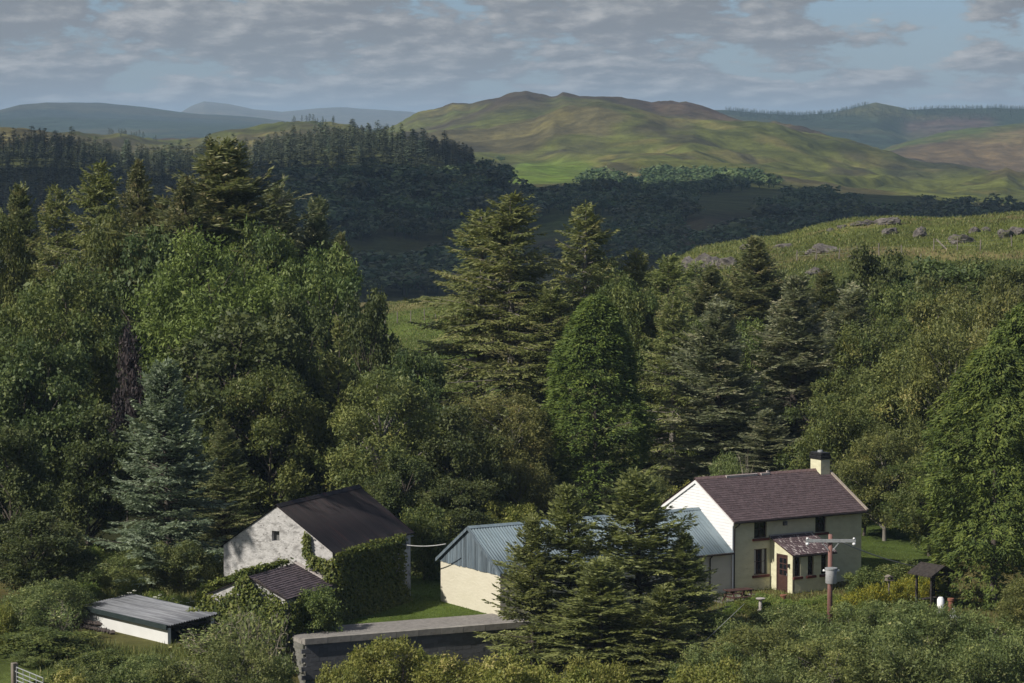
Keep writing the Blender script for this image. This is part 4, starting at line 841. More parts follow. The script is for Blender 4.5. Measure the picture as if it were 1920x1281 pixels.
for k, (px, py) in enumerate([(745, 606), (770, 604), (796, 601), (817, 598), (722, 607)]):
    p = hit(px, py, 280, 420); o = pr_.copy(); C.objects.link(o); o.location = p; o.scale = (1.1, 1.1, 1.25); o.rotation_euler = (0, 0.05 * math.sin(k * 7), k)
    tag(o, 'thin grey fence post along the top of the hay field', 'fence post', 'fence posts above the hay field')
wpts = [Vector(w) for w in wires[9:11] + wires[0:8]]
for hgt in (0.55, 0.95):
    o = MB(); 
    for p_, q_ in zip(wpts, wpts[1:]): o.tube([p_ + Vector((0, 0, hgt)), q_ + Vector((0, 0, hgt))], 0.006, 4)
    tag(o.build('fence_wire', M_cable), 'upper strand of wire along the knoll fence' if hgt > 0.8 else 'lower strand of wire along the knoll fence', 'fence wire')

# rubble bank below the garage
rub = empty('rubble_wall', (G0[0], G0[1], 0), GYW); tag(rub, 'tumbledown brown rubble-stone wall banked against the white garage', 'wall')
smb = rock_mesh(11); smb.materials.clear(); smb.materials.append(M_rubble)
r_ = random.Random(4)
for i in range(26):
    for j in range(9):
        u = 0.0 + i * 0.24; top = 0.60 - u * 0.20
        z = -1.9 + j * 0.25
        if z > top: continue
        o = piece('stone', smb, rub, (u + r_.uniform(-0.05, 0.05), -0.42 - (top - z) * 0.30 + r_.uniform(-0.05, 0.05), z), (r_.uniform(-.2, .2), r_.uniform(-.2, .2), r_.uniform(-.4, .4)), (r_.uniform(0.13, 0.2), 0.17, r_.uniform(0.08, 0.14)))

# ---------------------------------------------------------------- foliage
L_sitka = leaf_mat('sitka_needles', (0.051, 0.066, 0.027), (0.127, 0.132, 0.056), (0.187, 0.165, 0.084), 0.44)
L_grey = leaf_mat('grey_sitka_needles', (0.060, 0.073, 0.040), (0.149, 0.158, 0.089), (0.220, 0.208, 0.129), 0.44)
L_blue = leaf_mat('blue_spruce_needles', (0.060, 0.084, 0.050), (0.142, 0.175, 0.112), (0.205, 0.240, 0.170), 0.42, var=0.03)
L_larch = leaf_mat('larch_needles', (0.064, 0.080, 0.025), (0.138, 0.150, 0.050), (0.180, 0.170, 0.072), 0.42)
L_dark = leaf_mat('dark_spruce_needles', (0.055, 0.068, 0.026), (0.138, 0.150, 0.050), (0.185, 0.195, 0.070), 0.45, var=0.04)
L_cypress = leaf_mat('cypress_sprays', (0.048, 0.073, 0.020), (0.112, 0.144, 0.033), (0.156, 0.183, 0.045), 0.44, var=0.06)
L_ash = leaf_mat('ash_leaves', (0.070, 0.100, 0.022), (0.128, 0.165, 0.042), (0.165, 0.190, 0.060), 0.40, var=0.05)
L_mid = leaf_mat('broad_leaves', (0.053, 0.073, 0.020), (0.121, 0.134, 0.037), (0.163, 0.163, 0.051), 0.37)
L_oak = leaf_mat('dark_broad_leaves', (0.040, 0.056, 0.018), (0.083, 0.099, 0.031), (0.131, 0.134, 0.054), 0.38)
L_olive = leaf_mat('willow_leaves', (0.073, 0.087, 0.027), (0.153, 0.156, 0.046), (0.219, 0.187, 0.067), 0.37)
L_shrub = leaf_mat('shrub_leaves', (0.071, 0.094, 0.031), (0.166, 0.182, 0.061), (0.248, 0.233, 0.101), 0.34)
L_gold = leaf_mat('golden_leaves', (0.101, 0.115, 0.024), (0.196, 0.189, 0.049), (0.257, 0.223, 0.081), 0.40, var=0.05)
L_ivy = leaf_mat('ivy_leaves', (0.046, 0.068, 0.014), (0.115, 0.125, 0.024), (0.170, 0.155, 0.036), 0.22, var=0.03)
L_copper = leaf_mat('copper_leaves', (0.030, 0.025, 0.026), (0.062, 0.046, 0.046), (0.085, 0.075, 0.06), 0.2, var=0.03)
L_flower = leaf_mat('yellow_flower', (0.10, 0.12, 0.02), (0.25, 0.22, 0.022), (0.36, 0.29, 0.03), 0.22, var=0.0)
L_weed = leaf_mat('weed_leaves', (0.081, 0.115, 0.024), (0.155, 0.169, 0.041), (0.216, 0.189, 0.081), 0.42)
L_umbel = leaf_mat('white_umbel', (0.55, 0.55, 0.48), (0.7, 0.7, 0.62), None, 0.2, var=0.0)
M_bark = surface('bark', (0.055, 0.045, 0.038), (0.090, 0.075, 0.062), 6.0, 0.95, bump=0.6, stretch=(1, 1, 0.3))
M_palebark = surface('grey_bark', (0.15, 0.135, 0.115), (0.21, 0.19, 0.165), 6.0, 0.95, bump=0.4, stretch=(1, 1, 0.3))
M_twig = surface('dead_twig', (0.19, 0.165, 0.125), (0.29, 0.26, 0.205), 6.0, 0.95)

def unit(v): return v / np.maximum(np.linalg.norm(v, axis=-1, keepdims=True), 1e-9)
def kites(P, Dv, Nv, L, Wd, T, mid=0.45, curl=0.0):
    """one pointed leaf / spray per row: base P, direction Dv, face normal Nv"""
    Dv = unit(Dv); S = unit(np.cross(Dv, Nv)); n = len(P); L = np.broadcast_to(L, n)[:, None]; Wd = np.broadcast_to(Wd, n)[:, None]
    U = unit(np.cross(S, Dv))
    m = P + Dv * L * mid + U * L * curl
    V = np.stack([P, m + S * Wd / 2, P + Dv * L, m - S * Wd / 2], 1).reshape(-1, 3)
    Fq = np.arange(4 * n).reshape(n, 4)
    return V, Fq, np.repeat(np.clip(T, 0, 1), 4)
def tube_np(pts, r, k=5):
    pts = np.asarray(pts, float); n = len(pts); d = np.gradient(pts, axis=0); d = unit(d)
    ref = np.array([0.3, 0.9, 0.1]) if abs(d[0, 2]) > 0.8 else np.array([0, 0, 1.0])
    u = unit(np.cross(d, ref)); w = np.cross(d, u); a = np.arange(k) * 2 * np.pi / k; r = np.broadcast_to(r, n)
    V = pts[:, None] + (u[:, None] * np.cos(a)[None, :, None] + w[:, None] * np.sin(a)[None, :, None]) * r[:, None, None]
    i = np.arange(n - 1)[:, None] * k; j = np.arange(k)[None]; j2 = (j + 1) % k
    Fq = np.stack([i + j, i + j2, i + k + j2, i + k + j], -1).reshape(-1, 4)
    return V.reshape(-1, 3), Fq
class Acc:
    def __init__(s): s.V = []; s.F = []; s.T = []; s.n = 0
    def add(s, V, F, T=None):
        s.V.append(V); s.F.append(F + s.n); s.T.append(np.full(len(V), 0.5) if T is None else T); s.n += len(V)
    def mesh(s, name, mat, smooth=False):
        me = np_mesh(name, np.concatenate(s.V), np.concatenate(s.F), np.concatenate(s.T), smooth); me.materials.append(mat); return me
def extents(A, q=97):
    V = np.concatenate(A.V); return float(np.percentile(V[:, 2], 99.9)), float(np.percentile(np.hypot(V[:, 0], V[:, 1]), q))
def perp(n_, r):
    v = r.normal(size=n_.shape); return unit(v - n_ * np.sum(v * n_, -1, keepdims=True))

def conifer(seed, H=15.0, R=3.2, mat=None, z0=0.06, shape=0.62, dz=0.36, per=7, top_e=0.9, low_e=-0.15, droop=-0.35, uptip=0.35, spray=0.31, wid=0.095, hang=0.15, gap=0.18, ragged=0.25, bark=None, dens=1.0, tintb=0.0):
    r = np.random.default_rng(seed); A = Acc(); B = Acc()
    tz = np.linspace(0, H, 9); wob = np.cumsum(r.normal(0, 0.03, (9, 2)), 0)
    B.add(*tube_np(np.c_[wob, tz], np.interp(tz, [0, H * 0.5, H], [H * 0.016, H * 0.009, 0.015]), 7))
    z = H * z0
    while z < H * 0.992:
        h = z / H; prof = (1 - h) ** shape
        clump = 0.85 + 0.3 * r.random()                         # some whorls reach further, some are thin
        for k in range(per + r.integers(-1, 2)):
            az = r.random() * 2 * np.pi; zb = min(max(z + r.normal(0, dz * 0.8), H * 0.02), H * 0.99)
            lump = 0.62 + 0.76 * float(fbm(np.array([az * 1.3 + seed]), np.array([zb * 0.55]), seed, 2)[0])
            Lb = R * prof * clump * lump * (1 - ragged + 2 * ragged * r.random()) + 0.12
            if r.random() < gap and h < 0.9: Lb *= 0.55
            e0 = low_e + (top_e - low_e) * h ** 1.8 + r.normal(0, 0.20)
            n = max(int(Lb / (0.24 / dens)) + 2, 3); t = np.linspace(0, 1, n)
            el = e0 + droop * t * min(Lb / 2.0, 1.3) + uptip * t ** 3
            bend = np.cumsum(r.normal(0, 0.05, n)) + az
            dirs = np.stack([np.cos(bend) * np.cos(el), np.sin(bend) * np.cos(el), np.sin(el)], -1)
            pts = np.cumsum(dirs * (Lb / (n - 1)), 0) - dirs[0] * (Lb / (n - 1)) + np.array([np.interp(zb, tz, wob[:, 0]), np.interp(zb, tz, wob[:, 1]), zb])
            if Lb > 0.8: B.add(*tube_np(pts[::2] if n > 4 else pts, np.linspace(0.012 * Lb + 0.008, 0.004, len(pts[::2] if n > 4 else pts)), 3))
            up = unit(np.cross(np.cross(dirs, [0, 0, 1.0]), dirs)); side = unit(np.cross(dirs, up))
            tb = np.clip(0.45 + r.normal(0, 0.16) + tintb, 0, 1)
            first = 0.15 if h > 0.5 else 0.28
            sel = t >= first
            for s in (-1, 1):                                   # side twigs with their own sprays
                p = pts[sel] + r.normal(0, 0.03, (sel.sum(), 3)); tt = t[sel]
                tl = np.minimum((Lb * (1.05 - tt)) * 0.42 + 0.14, 0.85) * r.uniform(0.7, 1.2, len(p))
                ang = r.uniform(0.7, 1.1, len(p))[:, None]
                td = unit(dirs[sel] * np.cos(ang) + side[sel] * s * np.sin(ang) + np.array([0, 0, -1.0]) * r.uniform(0, 2 * hang, len(p))[:, None] + r.normal(0, 0.08, (len(p), 3)))
                m = 4
                for q_ in range(m):
                    f = (q_ + 0.3) / m; pp = p + td * (tl * f)[:, None]
                    keep = (tl * f < tl) & ((q_ < 2) | (tl > 0.32))
                    if not keep.any(): continue
                    for s2 in (-1, 1):
                        a2 = r.uniform(0.35, 0.75, len(p))[:, None]; sd = unit(np.cross(td, up[sel]))
                        d2 = unit(td * np.cos(a2) + sd * s2 * np.sin(a2) + np.array([0, 0, -1.0]) * r.uniform(-0.1, 2 * hang + 0.05, len(p))[:, None])
                        nn = unit(up[sel] * 0.8 + r.normal(0, 0.7, (len(p), 3)))
                        ll = spray * r.uniform(0.7, 1.25, len(p))
                        A.add(*kites(pp[keep], d2[keep], nn[keep], ll[keep], wid * r.uniform(0.8, 1.3, keep.sum()), tb + r.normal(0, 0.16, keep.sum()) + 0.20 * tt[keep] + 0.10 * f))
            # tip
            A.add(*kites(pts[-2:], dirs[-2:], up[-2:] + r.normal(0, .3, (2, 3)), spray * 1.3, wid * 1.1, np.full(2, tb + 0.25)))
        z += dz * (1.0 - 0.45 * h)
    # leader
    nl = 14; zz = np.linspace(H * 0.955, H * 1.005, nl); a = r.random(nl) * 6.28
    dd = np.stack([np.cos(a) * 0.6, np.sin(a) * 0.6, np.full(nl, 0.8)], -1)
    A.add(*kites(np.c_[np.full((nl, 2), wob[-1]), zz], dd, perp(unit(dd), r), spray * 0.9, wid, np.full(nl, 0.65)))
    return A.mesh('crown', mat), B.mesh('trunk', bark or M_bark, True), *extents(A)

def broadleaf(seed, H=10.0, R=4.0, mat=None, base=0.22, lobes=16, leaf=0.23, wid=0.14, nleaf=20000, trunks=1, bark=None, upr=0.0, flat=0.75, twigs=30, round_=1.0, lob=(0.26, 0.44), asym=0.25, limbs_bare=0.0):
    r = np.random.default_rng(seed); A = Acc(); B = Acc()
    cz = H * (base + (1 - base) * 0.5); hz = H * (1 - base) * 0.5
    LC = []; 
    for i in range(lobes):
        u = (i + 0.5) / lobes; zz = 1 - 2 * u; zz = np.sign(zz) * abs(zz) ** round_; a = i * 2.39996 + r.normal(0, 0.5)
        rad = math.sqrt(max(0.0, 1 - zz * zz)) * r.uniform(0.55, 0.80)
        bulge = 1 + asym * math.sin(a * 1.0 + seed)
        LC.append((math.cos(a) * rad * R * bulge, math.sin(a) * rad * R * bulge, cz + hz * zz * r.uniform(0.62, 0.85), r.uniform(*lob) * R))
    LC.append((0, 0, cz, 0.5 * min(R, hz))); LC = np.array(LC)
    SB = []                                                       # smaller clumps over each main lobe
    for (x, y, z, rr) in LC:
        for q_ in range(7):
            v = unit(r.normal(size=3)); v[2] = abs(v[2]) * (1 if r.random() < 0.75 else -0.7)
            SB.append((x + v[0] * rr * 0.80, y + v[1] * rr * 0.80, z + v[2] * rr * 0.72, rr * r.uniform(0.20, 0.55), r.normal(0, 0.17)))
    SB = np.array(SB); vol = SB[:, 3] ** 2; cnt = (nleaf * vol / vol.sum()).astype(int)
    for (x, y, z, rr, tb), c in zip(SB, cnt):
        nc = max(c // 7, 3)
        v = unit(r.normal(size=(nc, 3))); v[:, 2] = np.abs(v[:, 2]) * np.where(r.random(nc) < 0.72, 1, -1)
        rad = rr * (0.35 + 0.75 * r.random(nc) ** 0.55)
        cp = np.array([x, y, z]) + v * rad[:, None] * np.array([1, 1, flat if upr == 0 else flat + upr])
        ct = np.clip(0.42 + tb + r.normal(0, 0.10, nc), 0, 1)
        k = 7; P = np.repeat(cp, k, 0) + r.normal(0, 1, (nc * k, 3)) * np.array([0.17, 0.17, 0.12]) * (leaf / 0.17)
        out = np.repeat(v, k, 0)
        Nn = unit(out * 0.5 + np.array([0, 0, 0.5]) + r.normal(0, 0.62, P.shape))
        Dl = unit(perp(Nn, r) + np.array([0, 0, -0.25 + upr]) + out * 0.35)
        sz = np.exp(r.normal(-0.08, 0.32, len(P)))
        A.add(*kites(P, Dl, Nn, leaf * sz, wid * sz * r.uniform(0.75, 1.2, len(P)), np.repeat(ct, k) + r.normal(0, 0.12, len(P)), curl=0.06))
    st = np.zeros((trunks, 2)) if trunks == 1 else r.normal(0, 0.35, (trunks, 2))
    for i in range(trunks):
        top = np.array([st[i, 0] * 2.2, st[i, 1] * 2.2, H * 0.72]); p = np.linspace([st[i, 0], st[i, 1], 0], top, 7); p[1:-1, :2] += r.normal(0, 0.035 * H * 0.4, (5, 2))
        B.add(*tube_np(p, np.linspace(0.020 * H, 0.006 * H, 7) / trunks ** 0.5, 7))
    for i, (x, y, z, rr) in enumerate(LC[:-1]):
        s = st[i % trunks]; zb = min(max(H * 0.12, z - 0.55 * math.hypot(x, y) - 0.1 * H), H * 0.6)
        a = np.array([s[0] * (1 + zb / H), s[1] * (1 + zb / H), zb]); b = np.array([x, y, z]); mid_ = (a + b) / 2 + np.array([0, 0, 0.08 * H]) * r.random() + r.normal(0, 0.1, 3)
        t = np.linspace(0, 1, 6)[:, None]; p = a * (1 - t) ** 2 + 2 * mid_ * t * (1 - t) + b * t * t
        B.add(*tube_np(p, np.linspace(0.008 * H, 0.0025 * H, 6), 5))
        for q_ in range(max(twigs // lobes, 1)):
            v = unit(r.normal(size=3)); e = b + v * rr * (0.95 + limbs_bare); p = np.linspace(b * 0.7 + a * 0.3, e, 4); p[1:3] += r.normal(0, 0.08, (2, 3))
            B.add(*tube_np(p, np.linspace(0.0028 * H, 0.0012 * H, 4), 3))
    return A.mesh('crown', mat), B.mesh('trunk', bark or M_bark, True), *extents(A)

def cypress(seed, H=11.0, R=2.7, mat=None, n=4600, widest=0.42, taper=0.55, loose=0.0):
    r = np.random.default_rng(seed); A = Acc(); B = Acc()
    h = r.random(n) ** 0.85; az = r.random(n) * 2 * np.pi
    prof = np.where(h < widest, 0.80 + 0.20 * h / widest, np.clip((1 - h) / (1 - widest), 0, 1) ** taper)
    lum = 1 + (0.30 + 1.6 * loose) * (vnoise(az * 2.2, h * 7.0, seed) - 0.5) + (0.30 + 1.0 * loose) * (vnoise(az * 5.1 + 9, h * 20.0, seed + 1) - 0.5)
    rad = R * prof * lum * (0.70 + 0.30 * r.random(n) ** 0.5) + 0.05
    out = np.stack([np.cos(az), np.sin(az), np.zeros(n)], -1)
    P = out * rad[:, None]; P[:, 2] = h * H * 0.97 + 0.15
    ct = np.clip(0.42 + r.normal(0, 0.2, n) + 0.25 * (vnoise(az * 4, h * 14, seed + 3) - 0.5), 0, 1)
    k = 11                                                         # a drooping fan of sprays per tuft
    for i in range(k):
        ang = (i / (k - 1) - 0.5) * 2.6
        tg = np.stack([-np.sin(az), np.cos(az), np.zeros(n)], -1)
        d = unit(out * (0.75 + 0.3 * r.random((n, 1))) + tg * math.sin(ang) * 0.9 + np.array([0, 0, 1.0]) * (0.45 * math.cos(ang) - 0.45 - loose + r.normal(0, 0.22, (n, 1))))
        nn = unit(np.array([0, 0, 1.0]) * 0.8 + out * 0.5 + r.normal(0, 0.35, (n, 3)))
        A.add(*kites(P + r.normal(0, 0.07, P.shape), d, nn, 0.235 * r.uniform(0.5, 1.4, n), 0.075 * r.uniform(0.7, 1.3, n), ct + r.normal(0, 0.12, n) + 0.12 * math.cos(ang), curl=0.08))
    B.add(*tube_np(np.c_[np.zeros((6, 2)), np.linspace(0, H * 0.95, 6)], np.linspace(0.19, 0.02, 6), 7))
    return A.mesh('crown', mat), B.mesh('trunk', M_bark, True), *extents(A)

def twiggy(seed, H=3.2, R=1.7, mat=None, leaves=1500, stems=16, leaf=0.10, rad0=0.034):
    r = np.random.default_rng(seed); A = Acc(); B = Acc()
    tips = []
    def grow(p, d, L, rad, lev):
        n = 5; pts = [p]; 
        for i in range(n): d = unit(d + r.normal(0, 0.16, 3) + np.array([0, 0, 0.05])); pts.append(pts[-1] + d * L / n)
        B.add(*tube_np(np.array(pts), np.linspace(rad, rad * 0.5, n + 1), 4)); tips.extend(pts[2:])
        if lev < 3:
            for k in range(r.integers(2, 5)):
                q_ = pts[r.integers(2, n + 1)]; grow(q_, unit(d + r.normal(0, 0.55, 3)), L * r.uniform(0.45, 0.75), rad * 0.55, lev + 1)
    for i in range(stems):
        a = r.random() * 6.28; t = r.uniform(0.1, 0.75); grow(np.array([math.cos(a) * 0.25, math.sin(a) * 0.25, 0]), unit(np.array([math.cos(a) * t, math.sin(a) * t, 1.0])), H * 0.45 * r.uniform(0.7, 1.1), rad0, 0)
    tips = np.array(tips); idx = r.integers(0, len(tips), leaves); P = tips[idx] + r.normal(0, 0.10, (leaves, 3)); Nn = unit(r.normal(size=P.shape) + [0, 0, 0.8])
    A.add(*kites(P, perp(Nn, r), Nn, leaf * 1.9 * r.uniform(0.6, 1.2, leaves), leaf * r.uniform(0.7, 1.2, leaves), 0.5 + r.normal(0, 0.25, leaves)))
    return A.mesh('leaves', mat), B.mesh('branches', M_twig, True), *extents(B)

def place(kind, px, d, ytop, wpx, name, label, cat='tree', group=None, rz=None, sink=0.15, ybase=None, zscale=None):
    """kind: (crown, trunk, H, R); the base stands on the ground at depth d, the top is seen at row ytop, the crown is about wpx pixels wide"""
    p = at(px, ytop, d); g = float(ground(p[0], p[1])); h = max(p[2] - g + sink, 0.5); w = wpx / F * d / 2
    o = empty(name, (p[0], p[1], g - sink), random.Random(int(px * 7 + d)).random() * 6.28 if rz is None else rz)
    sx, sz = w / kind[3], h / kind[2]; o.scale = (sx, sx, sz)
    for nm, me in (('crown', kind[0]), ('trunk', kind[1])):
        if me is not None:
            c_ = bpy.data.objects.new({'leaves': 'leaves', 'branches': 'branches'}.get(me.name.split('.')[0], nm), me); C.objects.link(c_); c_.parent = o
    tag(o, label, cat, group); return o

# one generator run per look, copies share the meshes
SIT = [conifer(s, 17, 3.4, L_sitka, spray=0.23, wid=0.078, dens=1.15, ragged=0.36, per=7, gap=0.20, low_e=0.05, top_e=1.0, droop=-0.25, uptip=0.45) for s in (11, 12)]
GRY = [conifer(s, 14, 3.0, L_grey, spray=0.22, wid=0.075, dens=1.15, ragged=0.30, low_e=0.05, top_e=1.0, droop=-0.2, uptip=0.4, gap=0.22) for s in (21, 22)]
BLU = conifer(31, 10, 3.0, L_blue, dz=0.30, per=7, ragged=0.22, low_e=-0.05, droop=-0.25, uptip=0.45, spray=0.21, wid=0.078, gap=0.10, dens=1.2)
LAR = [conifer(s, 16, 3.8, L_larch, dz=0.44, per=6, ragged=0.36, low_e=-0.10, top_e=0.7, droop=-0.28, uptip=0.30, hang=0.30, spray=0.23, wid=0.07, gap=0.22, shape=0.66, dens=1.15, bark=M_palebark) for s in (41, 42)]
DRK = [conifer(s, 8.5, 2.8, L_dark, dz=0.30, per=7, ragged=0.30, low_e=-0.02, top_e=0.9, droop=-0.20, uptip=0.30, spray=0.20, wid=0.068, hang=0.10, gap=0.16, z0=0.03, shape=0.7, dens=1.25) for s in (51, 52)]
SML = conifer(61, 7, 1.3, L_larch, dz=0.30, per=5, ragged=0.25, low_e=0.15, top_e=0.9, spray=0.20, wid=0.065)
CYP = [cypress(71, 11.5, 2.7, L_cypress), cypress(72, 11, 3.0, L_cypress, n=4600, widest=0.5, taper=0.42, loose=0.25)]
ASH = broadleaf(81, 10, 5.0, L_ash, base=0.1, lobes=30, leaf=0.19, wid=0.085, nleaf=42000, flat=0.95, upr=0.05)
MID = [broadleaf(s, 9, 3.8, L_mid, base=0.08, lobes=30, leaf=0.165, wid=0.085, nleaf=34000, lob=(0.2, 0.36)) for s in (91, 92)]
OAK = [broadleaf(s, 10, 4.0, L_oak, base=0.08, lobes=30, leaf=0.20, wid=0.135, nleaf=28000, lob=(0.2, 0.36)) for s in (101, 102)]
OLV = [broadleaf(s, 8, 3.4, L_olive, base=0.08, lobes=32, leaf=0.155, wid=0.062, nleaf=38000, lob=(0.18, 0.34), upr=0.15, flat=0.9, bark=M_palebark, limbs_bare=0.1) for s in (111, 112)]
COP = broadleaf(121, 6, 2.2, L_copper, base=0.1, lobes=12, leaf=0.22, wid=0.13, nleaf=7000)
SHR = [broadleaf(s, 3.4, 2.3, L_shrub, base=0.0, lobes=30, leaf=0.115, wid=0.045, nleaf=27000, upr=0.25, flat=0.95, trunks=4, lob=(0.2, 0.36), limbs_bare=0.12, bark=M_palebark) for s in (131, 132)]
GLD = [broadleaf(s, 2.8, 2.2, L_gold, base=0.0, lobes=34, leaf=0.105, wid=0.060, nleaf=24000, trunks=3, lob=(0.18, 0.34), upr=0.1) for s in (141, 142)]
BSH = [broadleaf(s, 3.0, 2.0, L_mid, base=0.0, lobes=26, leaf=0.13, wid=0.075, nleaf=16000, trunks=3, lob=(0.22, 0.38)) for s in (151,)]
WEE = [broadleaf(s, 1.2, 1.2, L_weed, base=0.0, lobes=16, leaf=0.16, wid=0.05, nleaf=4500, trunks=3, upr=0.5, lob=(0.22, 0.4)) for s in (161, 162)]
TWG = [twiggy(s, 3.2, 1.7, L_shrub, leaves=2000, stems=22) for s in (171, 172)]
DED = twiggy(181, 3.0, 1.5, L_mid, leaves=60, stems=10, rad0=0.05)

